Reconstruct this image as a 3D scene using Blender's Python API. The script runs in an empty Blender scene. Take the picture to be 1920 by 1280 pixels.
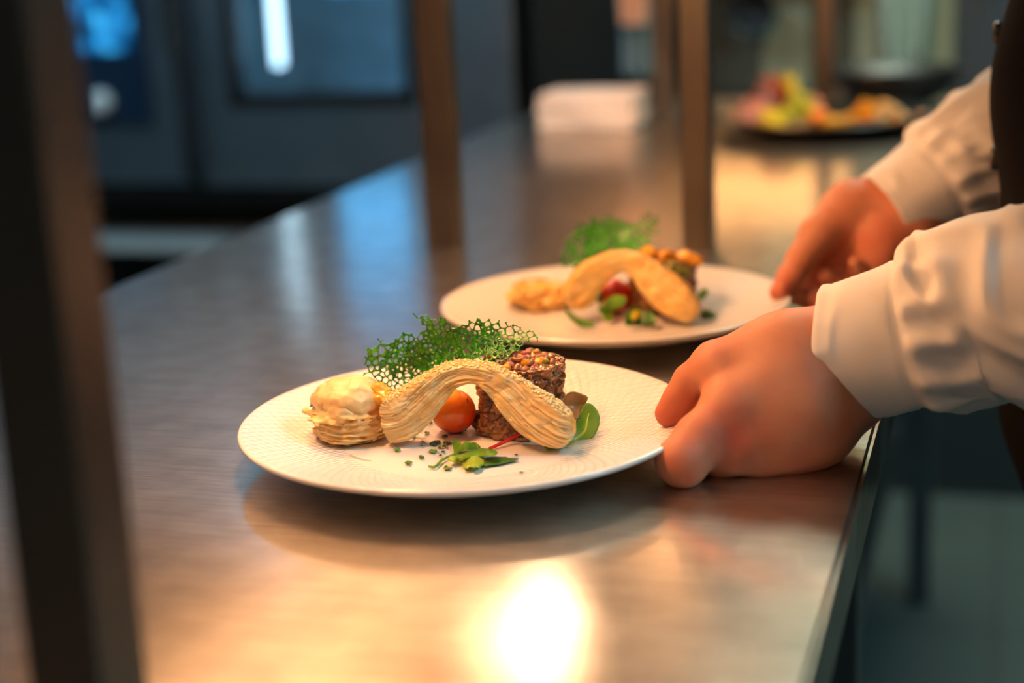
import bpy, bmesh, math, random
import numpy as np
from mathutils import Vector, Matrix
from mathutils.geometry import delaunay_2d_cdt
random.seed(7)
rng = np.random.RandomState(11)
S = bpy.context.scene
COL = S.collection
PI = math.pi

# ------------------------------------------------------------------ camera
FPX, PIT, ROL, YAW = 3037.64, math.radians(14.2396), math.radians(2.5628), math.radians(17.4646)
CAMZ, TOP = 1.2131, 0.90
cam = bpy.data.cameras.new('camera')
cam.lens = FPX / 1920 * 36; cam.sensor_width = 36
cam.clip_start = 0.05
cam.dof.use_dof = True; cam.dof.focus_distance = 0.995; cam.dof.aperture_fstop = 2.9
co = bpy.data.objects.new('camera', cam); COL.objects.link(co)
co.matrix_world = (Matrix.Translation((0, 0, CAMZ)) @ Matrix.Rotation(YAW, 4, 'Z')
                   @ Matrix.Rotation(PI/2 - PIT, 4, 'X') @ Matrix.Rotation(-ROL, 4, 'Z'))
S.camera = co
S.view_settings.view_transform = 'Standard'; S.view_settings.look = 'None'
S.view_settings.gamma = 1; S.view_settings.use_curve_mapping = False
S.view_settings.exposure = 0.0

# ------------------------------------------------------------------ world and large lights
w = bpy.data.worlds.new('world'); S.world = w; w.use_nodes = True
w.node_tree.nodes['Background'].inputs[0].default_value = (0.30, 0.42, 0.50, 1)
w.node_tree.nodes['Background'].inputs[1].default_value = 0.12

def area(name, loc, rot, sx, sy, power, col):
    l = bpy.data.lights.new(name, 'AREA'); l.shape = 'RECTANGLE'; l.size = sx; l.size_y = sy
    l.energy = power; l.color = col
    o = bpy.data.objects.new(name, l); COL.objects.link(o); o.location = loc; o.rotation_euler = rot
    return o
# ceiling panels of the kitchen (cool) : one right of the cook, one over the oven side
area('ceiling_lamp_light', (1.25, 1.00, 2.60), (0, .35, 0), 0.9, 0.5, 52, (0.45, 0.86, 1.0))
area('ceiling_lamp_light', (-1.9, 1.8, 2.60), (0, 0, 0), 0.6, 1.2, 34, (0.50, 0.78, 1.0))
area('ceiling_lamp_light', (-0.1, 3.1, 2.60), (0, 0, 0), 0.6, 0.6, 30, (0.85, 1.0, 0.80))

area('ceiling_lamp_light', (0.0, -0.85, 2.58), (-.25, 0, 0), 0.9, 0.4, 12, (1.0, 0.72, 0.50))  # added warm fill from behind the camera for the food fronts

# ------------------------------------------------------------------ maths helpers
CAM = np.array([0, 0, CAMZ])
def ray(px, py):
    u = px - 960; v = 640 - py
    c, s = math.cos(ROL), math.sin(ROL); u, v = c*u + s*v, -s*u + c*v
    x, y, z = u/FPX, 1.0, v/FPX
    c, s = math.cos(PIT), math.sin(PIT); y, z = y*c + z*s, -y*s + z*c
    c, s = math.cos(YAW), math.sin(YAW)
    return np.array([x*c - y*s, x*s + y*c, z])
def P(px, py, d): return CAM + ray(px, py)*d
def onz(px, py, z=TOP):
    d = ray(px, py); return CAM + d*(z - CAM[2])/d[2]
def ony(px, py, y):
    d = ray(px, py); return CAM + d*y/d[1]
def hash3(i, j, k, s):
    h = (i*374761393 + j*668265263 + k*1440662683 + s*69069) & 0xffffffff
    h = ((h ^ (h >> 13))*1274126177) & 0xffffffff
    return ((h ^ (h >> 16)) & 0xffff)/65535.0
def noise(p, sc=1.0, s=0):
    p = np.asarray(p, float)*sc; i = np.floor(p).astype(np.int64); f = p - i; f = f*f*(3 - 2*f)
    r = 0
    for a in (0, 1):
        for b in (0, 1):
            for c in (0, 1):
                wgt = (f[..., 0] if a else 1-f[..., 0])*(f[..., 1] if b else 1-f[..., 1])*(f[..., 2] if c else 1-f[..., 2])
                r = r + wgt*hash3(i[..., 0]+a, i[..., 1]+b, i[..., 2]+c, s)
    return r*2 - 1
def fbm(p, sc, o=3, s=0):
    return sum(noise(p, sc*2**k, s+k)/2**k for k in range(o))
def smooth(a, b, x):
    t = np.clip((x-a)/(b-a), 0, 1); return t*t*(3-2*t)
def interp(nodes, n):                     # smooth resample of a list of tuples (Catmull-Rom by arc length)
    A = np.array(nodes, float); m = len(A)
    d = np.r_[0, np.cumsum(np.linalg.norm(np.diff(A[:, :3], axis=0), axis=1))]
    t = np.linspace(0, d[-1], n); out = np.zeros((n, A.shape[1]))
    T = np.gradient(A, d, axis=0)
    for k, x in enumerate(t):
        i = min(max(np.searchsorted(d, x)-1, 0), m-2); h = d[i+1]-d[i]; s = (x-d[i])/h
        out[k] = ((2*s**3-3*s**2+1)*A[i] + (s**3-2*s**2+s)*h*T[i] + (-2*s**3+3*s**2)*A[i+1] + (s**3-s**2)*h*T[i+1])
    return out

# ------------------------------------------------------------------ object helpers
def mesh(name, V, F, mat, parent=None, smooth_=True, attr=None):
    me = bpy.data.meshes.new(name)
    V = np.asarray(V, dtype=np.float32)
    if isinstance(F, np.ndarray):
        nf, k = F.shape
        me.vertices.add(len(V)); me.vertices.foreach_set('co', V.ravel())
        me.loops.add(nf*k); me.loops.foreach_set('vertex_index', F.astype(np.int32).ravel())
        me.polygons.add(nf); me.polygons.foreach_set('loop_start', np.arange(0, nf*k, k, dtype=np.int32))
        me.update(calc_edges=True); me.validate()
    else:
        me.from_pydata(V.tolist(), [], [list(map(int, f)) for f in F]); me.update()
    if smooth_: me.polygons.foreach_set('use_smooth', [True]*len(me.polygons))
    if attr is not None:
        a = me.attributes.new('tone', 'FLOAT', 'POINT'); a.data.foreach_set('value', np.asarray(attr, dtype=np.float32))
    me.materials.append(mat)
    o = bpy.data.objects.new(name, me); COL.objects.link(o)
    if parent: o.parent = parent
    return o
def bmobj(name, bm, mat, parent=None, smooth_=False):
    me = bpy.data.meshes.new(name); bmesh.ops.recalc_face_normals(bm, faces=bm.faces); bm.to_mesh(me); bm.free()
    if smooth_: me.polygons.foreach_set('use_smooth', [True]*len(me.polygons))
    me.materials.append(mat); o = bpy.data.objects.new(name, me); COL.objects.link(o)
    if parent: o.parent = parent
    return o
def box(bm, x0, x1, y0, y1, z0, z1, bev=0):
    r = bmesh.ops.create_cube(bm, size=1)
    vs = r['verts']
    for v in vs: v.co = Vector(((x0+x1)/2 + v.co.x*(x1-x0), (y0+y1)/2 + v.co.y*(y1-y0), (z0+z1)/2 + v.co.z*(z1-z0)))
    if bev:
        es = list({e for v in vs for e in v.link_edges})
        bmesh.ops.bevel(bm, geom=es, offset=bev, segments=3, affect='EDGES', profile=0.5)
    return bm
def boxo(name, b, mat, parent=None, bev=0.003):
    bm = bmesh.new(); box(bm, *b, bev=bev); return bmobj(name, bm, mat, parent)
def boxes(name, bs, mat, parent=None, bev=0.003):
    bm = bmesh.new()
    for b in bs: box(bm, *b, bev=bev)
    return bmobj(name, bm, mat, parent)
def tube(name, pts, r, mat, parent=None, n=12, closed_ends=True):
    pts = np.array(pts, float); m = len(pts); r = np.broadcast_to(np.asarray(r, float), (m,))
    T = np.gradient(pts, axis=0); T /= np.linalg.norm(T, axis=1)[:, None]
    V = []; a = np.array([0.13, 0.21, 0.97])
    if abs(T[0]@a) > .9: a = np.array([1., 0, 0.1])
    for i in range(m):
        a = a - (a@T[i])*T[i]; a /= np.linalg.norm(a); b = np.cross(T[i], a)
        for k in range(n):
            t = 2*PI*k/n; V.append(pts[i] + r[i]*(math.cos(t)*a + math.sin(t)*b))
    F = [[i*n+k, i*n+(k+1) % n, (i+1)*n+(k+1) % n, (i+1)*n+k] for i in range(m-1) for k in range(n)]
    F.append(list(range(n))[::-1]); F.append([(m-1)*n+k for k in range(n)])
    return mesh(name, V, F, mat, parent)
def lathe(name, prof, mat, parent=None, n=96, at=(0, 0, 0)):
    V = []; F = []; m = len(prof)
    for r, z in prof:
        for k in range(n):
            t = 2*PI*k/n; V.append((at[0]+r*math.cos(t), at[1]+r*math.sin(t), at[2]+z))
    for i in range(m-1):
        for k in range(n): F.append([i*n+k, i*n+(k+1) % n, (i+1)*n+(k+1) % n, (i+1)*n+k])
    return mesh(name, V, F, mat, parent)
def empty(name, loc, label=None, cat=None, group=None, kind=None):
    o = bpy.data.objects.new(name, None); COL.objects.link(o); o.location = loc; o.empty_display_size = .02
    return tag(o, label, cat, group, kind)
def tag(o, label=None, cat=None, group=None, kind=None):
    if label: o['label'] = label
    if cat: o['category'] = cat
    if group: o['group'] = group
    if kind: o['kind'] = kind
    return o
def under(root, *objs):                   # parent parts built in world coordinates to an empty that stands at its place
    for o in objs:
        o.parent = root; o.matrix_parent_inverse = Matrix.Translation(root.location).inverted()
def structure(o): o['kind'] = 'structure'; return o

# surface nets on a signed distance field
def surfnet(fn, lo, hi, h):
    lo = np.array(lo, float); hi = np.array(hi, float)
    n = np.ceil((hi-lo)/h).astype(int)+1
    ax = [lo[i]+h*np.arange(n[i]) for i in range(3)]
    V = np.empty(n, dtype=np.float32)
    for i0 in range(0, n[0], 24):
        X, Y, Z = np.meshgrid(ax[0][i0:i0+24], ax[1], ax[2], indexing='ij')
        V[i0:i0+24] = fn(np.stack([X, Y, Z], -1))
    ins = V < 0
    c = np.zeros(n-1, dtype=np.int8)
    sl = lambda a, m: slice(a, m-1+a)
    for a in (0, 1):
        for b in (0, 1):
            for d in (0, 1): c += ins[sl(a, n[0]), sl(b, n[1]), sl(d, n[2])]
    act = (c > 0) & (c < 8)
    idx = -np.ones(n-1, dtype=np.int64); I = np.argwhere(act); idx[act] = np.arange(len(I))
    acc = np.zeros((len(I), 3)); cnt = np.zeros(len(I))
    off = [(a, b, d) for a in (0, 1) for b in (0, 1) for d in (0, 1)]
    for o1 in off:
        for ax_ in range(3):
            if o1[ax_]: continue
            o2 = list(o1); o2[ax_] = 1
            v1 = V[I[:, 0]+o1[0], I[:, 1]+o1[1], I[:, 2]+o1[2]]; v2 = V[I[:, 0]+o2[0], I[:, 1]+o2[1], I[:, 2]+o2[2]]
            m = (v1 < 0) != (v2 < 0); t = np.where(m, v1/np.where(m, v1-v2, 1), 0)
            p = np.tile(np.array(o1, float), (len(I), 1)); p[:, ax_] += t
            acc[m] += p[m]; cnt[m] += 1
    pts = lo + h*(I + acc/cnt[:, None])
    F = []
    for ax_ in range(3):
        u, v = (ax_+1) % 3, (ax_+2) % 3
        s1 = [slice(None)]*3; s2 = [slice(None)]*3; s1[ax_] = slice(0, -1); s2[ax_] = slice(1, None)
        a, b = ins[tuple(s1)], ins[tuple(s2)]
        E_ = np.argwhere(a != b); flip = a[a != b]
        ok = (E_[:, u] > 0) & (E_[:, v] > 0) & (E_[:, u] < n[u]-1) & (E_[:, v] < n[v]-1)
        E_, flip = E_[ok], flip[ok]
        q = []
        for du, dv in ((0, 0), (-1, 0), (-1, -1), (0, -1)):
            e = E_.copy(); e[:, u] += du; e[:, v] += dv; q.append(idx[e[:, 0], e[:, 1], e[:, 2]])
        q = np.stack(q, 1); q[~flip] = q[~flip][:, ::-1]; F.append(q)
    return pts, np.concatenate(F)
def cone(p, a, b, ra, rb):
    a = np.asarray(a, float); b = np.asarray(b, float); ab = b-a
    t = np.clip(((p-a)@ab)/(ab@ab+1e-12), 0, 1)
    return np.linalg.norm(p - a - t[..., None]*ab, axis=-1) - (ra + (rb-ra)*t)
def ell(p, c, r):
    q = (p-np.asarray(c))/np.asarray(r); k = np.linalg.norm(q, axis=-1)
    return (k-1)*min(r)
def smin(a, b, k):
    h = np.clip(.5+.5*(b-a)/k, 0, 1); return b*(1-h)+a*h - k*h*(1-h)
def join_vf(parts):
    V = []; F = []; o = 0
    for v, f in parts: V.append(v); F.append(f+o); o += len(v)
    return np.concatenate(V), np.concatenate(F)

# ------------------------------------------------------------------ material helpers
class M:
    def __init__(s, name):
        s.m = bpy.data.materials.new(name); s.m.use_nodes = True; s.t = s.m.node_tree; s.b = s.t.nodes['Principled BSDF']
    def n(s, typ, **kw):
        nd = s.t.nodes.new(typ)
        for k, v in kw.items():
            if k.startswith('i_'):
                key = k[2:]; key = int(key) if key.isdigit() else key.replace('_', ' ')
                if isinstance(v, tuple) and len(v) == 2 and hasattr(v[0], 'outputs'): s.l(v, nd.inputs[key])
                elif hasattr(v, 'outputs'): s.l(v, nd.inputs[key])
                else: nd.inputs[key].default_value = v
            else: setattr(nd, k, v)
        return nd
    def l(s, a, b):
        if isinstance(a, tuple): a = a[0].outputs[a[1]]
        elif hasattr(a, 'outputs'): a = a.outputs[0]
        s.t.links.new(a, b)
    def set(s, **kw):
        for k, v in kw.items():
            key = k.replace('_', ' ')
            if isinstance(v, tuple) and len(v) == 2 and hasattr(v[0], 'outputs') or hasattr(v, 'outputs'): s.l(v, s.b.inputs[key])
            else: s.b.inputs[key].default_value = v
        return s
    def coord(s, scale=(1, 1, 1), rot=(0, 0, 0)):
        tc = s.n('ShaderNodeTexCoord'); mp = s.n('ShaderNodeMapping'); s.l((tc, 'Object'), mp.inputs[0])
        mp.inputs['Scale'].default_value = scale; mp.inputs['Rotation'].default_value = rot; return mp
    def noise(s, scale, detail=3, vec=None, rough=.5):
        nd = s.n('ShaderNodeTexNoise'); nd.inputs['Scale'].default_value = scale; nd.inputs['Detail'].default_value = detail
        nd.inputs['Roughness'].default_value = rough
        if vec is None: vec = s.coord()
        s.l(vec, nd.inputs['Vector']); return nd
    def ramp(s, src, stops):
        r = s.n('ShaderNodeValToRGB'); e = r.color_ramp.elements
        while len(e) < len(stops): e.new(.5)
        for el, (p, c) in zip(e, stops): el.position = p; el.color = (*c, 1) if len(c) == 3 else c
        s.l(src, r.inputs[0]); return r
    def bump(s, h, strength=.3, dist=.001):
        b = s.n('ShaderNodeBump'); b.inputs['Strength'].default_value = strength; b.inputs['Distance'].default_value = dist
        s.l(h, b.inputs['Height']); s.l(b, s.b.inputs['Normal']); return b
    def math(s, op, a, b=None, c=None):
        nd = s.n('ShaderNodeMath', operation=op)
        for i, x in enumerate((a, b, c)):
            if x is None: continue
            if isinstance(x, (int, float)): nd.inputs[i].default_value = x
            else: s.l(x, nd.inputs[i])
        return nd
def plain(name, col, rough=.5, metal=0, nz=0.0, nscale=30, bump=0, **kw):
    m = M(name); m.set(Roughness=rough, Metallic=metal, **kw)
    n = m.noise(nscale, 4)
    a = tuple(max(0, c*(1-nz)) for c in col); b = tuple(min(1, c*(1+nz)) for c in col)
    m.set(Base_Color=m.ramp((n, 0), [(.3, a), (.7, b)]))
    if bump: m.bump((n, 0), bump, .002)
    return m.m
def emis(name, col, st):
    m = M(name); m.set(Base_Color=(*col, 1), Emission_Color=(*col, 1), Emission_Strength=st); return m.m

# counter steel : brushed, scuffed, two gloss lobes
def counter_mat():
    m = M('scuffed_brushed_steel')
    v1 = m.coord((900, 14, 900), (0, 0, math.radians(-38))); n1 = m.noise(1, 5, v1, .6)
    v2 = m.coord((1200, 22, 1200), (0, 0, math.radians(-62))); n2 = m.noise(1, 4, v2, .6)
    v3 = m.coord((16, 900, 900), (0, 0, math.radians(8))); n3 = m.noise(1, 4, v3, .6)
    big = m.noise(7, 5); mid = m.noise(38, 4)
    s = m.math('ADD', m.math('MULTIPLY', n1, .45), m.math('ADD', m.math('MULTIPLY', n2, .35), m.math('MULTIPLY', n3, .35)))
    # fine crossing scratches
    vs = m.coord((1, 1, 1)); wob = m.noise(9, 2)
    tot = None
    for ang, sc in ((25, 150), (-40, 190), (78, 130), (-75, 160), (5, 170)):
        mp = m.coord((sc*1.0, sc*.14, sc), (0, 0, math.radians(ang)))
        vor = m.n('ShaderNodeTexVoronoi', feature='DISTANCE_TO_EDGE'); vor.inputs['Scale'].default_value = 1
        m.l(mp, vor.inputs['Vector'])
        lt = m.math('LESS_THAN', (vor, 'Distance'), .022)
        msk = m.math('GREATER_THAN', m.noise(14+sc*.1, 4, m.coord((1, .4, 1), (0, 0, math.radians(ang)))), .64)
        q = m.math('MULTIPLY', lt, msk); tot = q if tot is None else m.math('MAXIMUM', tot, q)
    h = m.math('SUBTRACT', m.math('ADD', s, m.math('MULTIPLY', big, .45)), m.math('MULTIPLY', tot, .35))
    bp = m.n('ShaderNodeBump'); bp.inputs['Strength'].default_value = .20; bp.inputs['Distance'].default_value = .0004; m.l(h, bp.inputs['Height'])
    r = m.ramp(big, [(.3, (.05,)*3), (.75, (.13,)*3)])
    st1 = m.noise(1, 4, m.coord((16, 520, 1), (0, 0, math.radians(-22))), .6); st2 = m.noise(1, 3, m.coord((12, 640, 1), (0, 0, math.radians(-38))), .6)
    st = m.math('ADD', m.math('MULTIPLY', st1, .6), m.math('MULTIPLY', st2, .4))
    rr = m.math('ADD', m.math('ADD', r, m.math('MULTIPLY', tot, .1)), m.math('MULTIPLY', m.math('SUBTRACT', st, .5), .22))
    col = m.ramp(mid, [(.3, (.60, .56, .51)), (.7, (.74, .69, .63))])
    g1 = m.n('ShaderNodeBsdfAnisotropic'); g2 = m.n('ShaderNodeBsdfAnisotropic')
    cm = m.n('ShaderNodeMix', data_type='RGBA', blend_type='MULTIPLY'); cm.inputs[0].default_value = 1
    m.l(col, cm.inputs[6]); m.l(m.ramp(st, [(.34, (.76, .74, .72)), (.64, (1.08, 1.07, 1.05))]), cm.inputs[7]); col = (cm, 2)
    for g in (g1, g2):
        m.l(col, g.inputs['Color']); m.l(bp, g.inputs['Normal'])
    m.l(rr, g1.inputs['Roughness']); g2.inputs['Roughness'].default_value = .40
    mx = m.n('ShaderNodeMixShader'); mx.inputs[0].default_value = .30
    m.l(g1, mx.inputs[1]); m.l(g2, mx.inputs[2]); m.l(mx, m.t.nodes['Material Output'].inputs['Surface'])
    return m.m
STEEL_TOP = counter_mat()
def steel(name, col, rough):
    m = M(name); v = m.coord((300, 300, 5)); n = m.noise(1, 3, v); m.set(Metallic=1, Roughness=rough)
    m.set(Base_Color=m.ramp(m.noise(12, 3), [(.3, tuple(c*.85 for c in col)), (.7, col)])); m.bump(n, .12, .0005); return m.m
STEEL = steel('brushed_post_steel', (.22, .19, .16), .34)
STEEL_D = steel('dull_cabinet_steel', (.30, .31, .32), .38)
OVEN = steel('oven_steel', (.42, .52, .60), .40)
BLACK = plain('black_matt_plastic', (.012, .012, .013), .5)
DARK = plain('dark_painted_metal', (.03, .033, .035), .55, nz=.2)

# ------------------------------------------------------------------ the room
WALL = plain('grey_kitchen_wall', (.055, .06, .06), .7, nz=.15, nscale=3)
CREAM = plain('cream_wall_panel', (.50, .50, .32), .6, nz=.05, nscale=4)
def tiles():
    m = M('grey_green_floor_tile'); br = m.n('ShaderNodeTexBrick'); m.l(m.coord(), br.inputs['Vector'])
    br.offset = 0; br.inputs['Scale'].default_value = 1; br.inputs['Brick Width'].default_value = .3; br.inputs['Row Height'].default_value = .3
    br.inputs['Mortar Size'].default_value = .006
    br.inputs['Color1'].default_value = (.095, .115, .11, 1); br.inputs['Color2'].default_value = (.085, .105, .10, 1); br.inputs['Mortar'].default_value = (.07, .08, .08, 1)
    m.set(Base_Color=(br, 'Color'), Roughness=.45); return m.m
structure(boxo('floor', (-3.6, 2.4, -1.2, 4.3, -.06, 0), tiles(), bev=0))
structure(boxo('ceiling', (-3.6, 2.4, -1.2, 4.3, 2.7, 2.76), plain('ceiling_paint', (.35, .36, .35), .8), bev=0))
structure(boxo('wall_left', (-3.66, -3.6, -1.2, 4.3, 0, 2.7), WALL, bev=0))
structure(boxo('wall_right', (2.4, 2.46, -1.2, 4.3, 0, 2.7), WALL, bev=0))
structure(boxo('wall_back', (-3.6, 2.4, 4.3, 4.36, 0, 2.7), WALL, bev=0))
structure(boxo('wall_front', (-3.6, 2.4, -1.26, -1.2, 0, 2.7), WALL, bev=0))
# cream panelled partition behind the far end of the counter
structure(boxo('trim_1', (-.66, -.50, 3.42, 3.47, 0, 2.2), plain('olive_grey_panel', (.10, .105, .07), .6), bev=.002))
structure(boxo('trim_2', (-.50, -.405, 3.42, 3.47, 0, 2.2), CREAM, bev=.002))
structure(boxo('trim_3', (-.405, -.31, 3.44, 3.47, 0, 2.2), plain('brown_olive_panel', (.13, .115, .065), .6), bev=.002))
structure(boxo('trim_4', (-.31, -.118, 3.42, 3.47, 0, 2.2), CREAM, bev=.002))
structure(boxo('trim_5', (-.118, .45, 3.44, 3.47, 0, 2.2), plain('blue_grey_panel', (.075, .085, .10), .6), bev=.002))
structure(boxo('trim_6', (-.66, .45, 3.40, 3.42, 0, .865), plain('dark_lower_panel', (.03, .036, .036), .6), bev=.002))
for c in [(1.25, 1.0, .9, .5), (-1.9, 1.8, .6, 1.2), (-.1, 3.1, .6, .6), (0, -.85, .9, .4)]:
    fx = empty('ceiling_light', (c[0], c[1], 2.62), {1.25: 'flush ceiling panel light above the right side of the cook', -1.9: 'flush ceiling panel light between counter and oven', 0: 'added warm ceiling panel behind the camera, brightening the fronts of the food', -.1: 'square ceiling panel light near the cream partition'}[c[0]], 'ceiling light', 'kitchen ceiling lights')
    under(fx, boxo('housing', (c[0]-c[2]/2-.03, c[0]+c[2]/2+.03, c[1]-c[3]/2-.03, c[1]+c[3]/2+.03, 2.62, 2.70), DARK, bev=.004))

# ------------------------------------------------------------------ pass counter
XL, XR, Y0, Y1 = -.8158, -.0754, -.15, 2.95
ct = empty('pass_counter', ((XL+XR)/2, 1.3, 0), 'long scuffed stainless steel pass counter the two white plates stand on', 'counter')
bm = bmesh.new(); box(bm, XL, XR, Y0, Y1, TOP-.045, TOP)
es = [e for e in bm.edges if all(v.co.z > TOP-.001 for v in e.verts)]
bmesh.ops.bevel(bm, geom=es, offset=.003, segments=3, affect='EDGES')
top = bmobj('counter_top', bm, STEEL_TOP)
under(ct, top)
under(ct, boxo('lower_shelf', (XL+.05, XR-.10, Y0+.05, Y1-.05, .28, .31), STEEL_D))
under(ct, boxo('cabinet_body', (XL+.10, XR-.13, Y0+.04, Y1-.04, .31, TOP-.045), DARK))
for x in (XL+.06, XR-.06):
    for y in (.0, 1.35, 2.82):
        under(ct, boxo('leg', (x-.02, x+.02, y-.02, y+.02, 0, TOP-.045), STEEL_D))

# overshelf on square posts with heat lamps under it
os_ = empty('overshelf', (-.42, 1.55, TOP), 'steel overshelf above the counter on six slim square posts', 'shelf')
under(os_, boxo('shelf_board', (-.88, -.20, .43, 2.78, 1.385, 1.415), steel('shelf_underside_steel', (.66, .60, .52), .45)))  # board widened outward so its warm underside reflects in the counter
PX = ((-.573, -.541), (-.306, -.278))
for yy in (.445, 1.545, 2.665):
    for i, (a, b) in enumerate(PX):
        if yy < 1: a, b = (a-.004, b-.004) if i == 0 else (-.323, -.293)
        p = boxo('post', (a, b, yy, yy+.030, TOP, 1.385), STEEL, bev=.0015); under(os_, p)
HOTS = [emis('glowing_quartz_tube', c, q) for c, q in (((1.0, .47, .19), 300), ((1.0, .47, .19), 400), ((1.0, .62, .36), 105), ((1.0, .47, .19), 420))]  # first tube is added to brighten the food on the front plate
HOUSE = steel('lamp_reflector_steel', (.7, .66, .6), .25)
for y0_, y1_, lab in ((.66, .84, 'added heat lamp under the overshelf, nearest, brightening the front plate'), (.98, 1.16, 'heat lamp under the overshelf, above the rear plate'), (1.49, 1.67, 'heat lamp under the overshelf, behind the middle posts'), (2.14, 2.32, 'heat lamp under the overshelf, above the black salad plate')):
    HOT = HOTS.pop(0)
    hl = empty('heat_lamp', (-.478, (y0_+y1_)/2, 1.385), lab, 'heat lamp', 'heat lamps under the overshelf')
    V = []; F = []
    prof = [(-.056, 1.302), (-.044, 1.345), (-.018, 1.366), (.018, 1.366), (.044, 1.345), (.056, 1.302), (.058, 1.304), (.046, 1.350), (.02, 1.385), (-.02, 1.385), (-.046, 1.350), (-.058, 1.304)]
    k = len(prof)
    for y in (y0_-.02, y1_+.02): V += [(-.478+a, y, b) for a, b in prof]
    F = [[i, (i+1) % k, k+(i+1) % k, k+i] for i in range(k)]
    under(hl, mesh('reflector', V, F, HOUSE, smooth_=False))
    under(hl, tube('quartz_tube', [(-.478, y, 1.335) for y in np.linspace(y0_, y1_, 6)], .0055, HOT))
    for y in (y0_-.016, y1_+.006): under(hl, boxo('socket', (-.488, -.468, y, y+.01, 1.325, 1.366), DARK, bev=.001))

hp = empty('heat_lamp', (-.74, 1.60, 1.385), 'added wide glowing panel under the outer side of the overshelf, warming the counter reflection', 'heat lamp')  # added emitter, gives the near left of the counter its soft glow
under(hp, boxo('panel_frame', (-.870, -.615, 1.22, 1.98, 1.350, 1.384), HOUSE), boxo('added_glow_plate', (-.855, -.630, 1.24, 1.96, 1.342, 1.352), emis('added_warm_glow', (1.0, .56, .27), 1.5), bev=.002))

# ------------------------------------------------------------------ oven at the back left
OY = 3.3
ov = empty('combi_oven', (-1.75, OY+.35, .45), 'large dark steel combi oven with lit blue-grey glass door at the back left', 'oven')
xL, xC, xR = -2.55, -1.758, -1.0            # left side, gap between control column and door, right side
def wz(py, px=600): return ony(px, py, OY)[2]
zb = .685
under(ov, boxes('body', [(xL, xC-.012, OY, OY+.75, zb, 2.0), (xC+.012, xR-.02, OY+.45, OY+.75, zb, 2.0),
                         (xC+.012, xR-.02, OY+.03, OY+.46, zb, zb+.06), (xC+.012, xR-.02, OY+.03, OY+.46, 1.90, 2.0),
                         (xR-.02, xR, OY+.03, OY+.75, zb, 2.0), (xC-.012, xC+.012, OY+.02, OY+.75, zb, 2.0)], OVEN, bev=.006))
wx0, wx1, wz0 = -1.64, -1.237, .882    # window of the door
def glass(name, tint, rough=.02):
    m = M(name); m.set(Base_Color=(*tint, 1), Roughness=rough, Transmission_Weight=1.0, IOR=1.45); return m.m
GL = M('oven_door_glass'); gt = GL.n('ShaderNodeBsdfTransparent'); gt.inputs[0].default_value = (.82, .93, 1, 1)
gg = GL.n('ShaderNodeBsdfGlossy'); gg.inputs['Roughness'].default_value = .03; mx = GL.n('ShaderNodeMixShader'); mx.inputs[0].default_value = .12
GL.l(gt, mx.inputs[1]); GL.l(gg, mx.inputs[2]); GL.l(mx, GL.t.nodes['Material Output'].inputs['Surface'])
dr = boxes('door', [(xC+.014, wx0, OY-.03, OY+.03, zb, 2.0), (wx1, xR, OY-.03, OY+.03, zb, 2.0),
                    (wx0, wx1, OY-.03, OY+.03, zb, wz0), (wx0, wx1, OY-.03, OY+.03, 1.46, 1.56), (wx0, wx1, OY-.03, OY+.03, 1.9, 2.0)], OVEN, bev=.004)
under(ov, dr)
gk = boxes('window_gasket', [(wx0-.018, wx0+.008, OY-.036, OY+.0, wz0-.02, 1.47), (wx1-.008, wx1+.018, OY-.036, OY, wz0-.02, 1.47),
                         (wx0-.018, wx1+.018, OY-.036, OY, wz0-.022, wz0+.008), (wx0-.018, wx1+.018, OY-.036, OY, 1.455, 1.475)], BLACK, bev=.003)
gk.parent = dr
pn = boxes('pane', [(wx0, wx1, OY-.012, OY-.006, wz0, 1.46), (wx0, wx1, OY-.012, OY-.006, 1.56, 1.9)], GL.m, bev=0); pn.parent = dr
# cavity: pale blue steel lining, racks, and added glows for the pane reflections
CAV = plain('oven_cavity_lining', (.55, .66, .66), .45, nz=.25, nscale=8)
under(ov, boxes('cavity_lining', [(xC+.02, xR-.03, OY+.40, OY+.44, zb+.06, 1.9), (xC+.02, xC+.035, OY+.04, OY+.44, zb+.06, 1.9), (xR-.045, xR-.03, OY+.04, OY+.44, zb+.06, 1.9)], CAV, bev=0))
CL = emis('cool_streak_glow', (.70, .88, 1.0), 4)
under(ov, boxo('reflection_glow', (-1.580, -1.562, OY+.04, OY+.065, .940, 1.44), CL, bev=.004))  # glowing stand-in for the white streak reflected in the door glass
under(ov, boxo('reflection_glow', (-1.435, -1.245, OY+.03, OY+.045, 1.10, 1.30), emis('blue_reflection_glow', (.10, .50, .92), 2.4), bev=.002))  # blue emitters out of view, added for blue reflections on the counter
under(ov, boxo('reflection_glow', (-1.435, -1.245, OY+.03, OY+.045, 1.355, 1.43), bpy.data.materials['blue_reflection_glow'], bev=.002))
under(ov, boxo('bright_spot_glow', (-1.37, -1.31, OY+.36, OY+.39, 1.02, 1.08), emis('pale_spot_glow', (.75, .95, 1), 1.6), bev=.012))  # added glow in place of the bright spot on the window
for z in (1.16, 1.26):
    under(ov, boxes('rack', [(xC+.04, xR-.05, y, y+.006, z, z+.006) for y in np.linspace(OY+.06, OY+.36, 9)], STEEL_D, bev=0))
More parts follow.
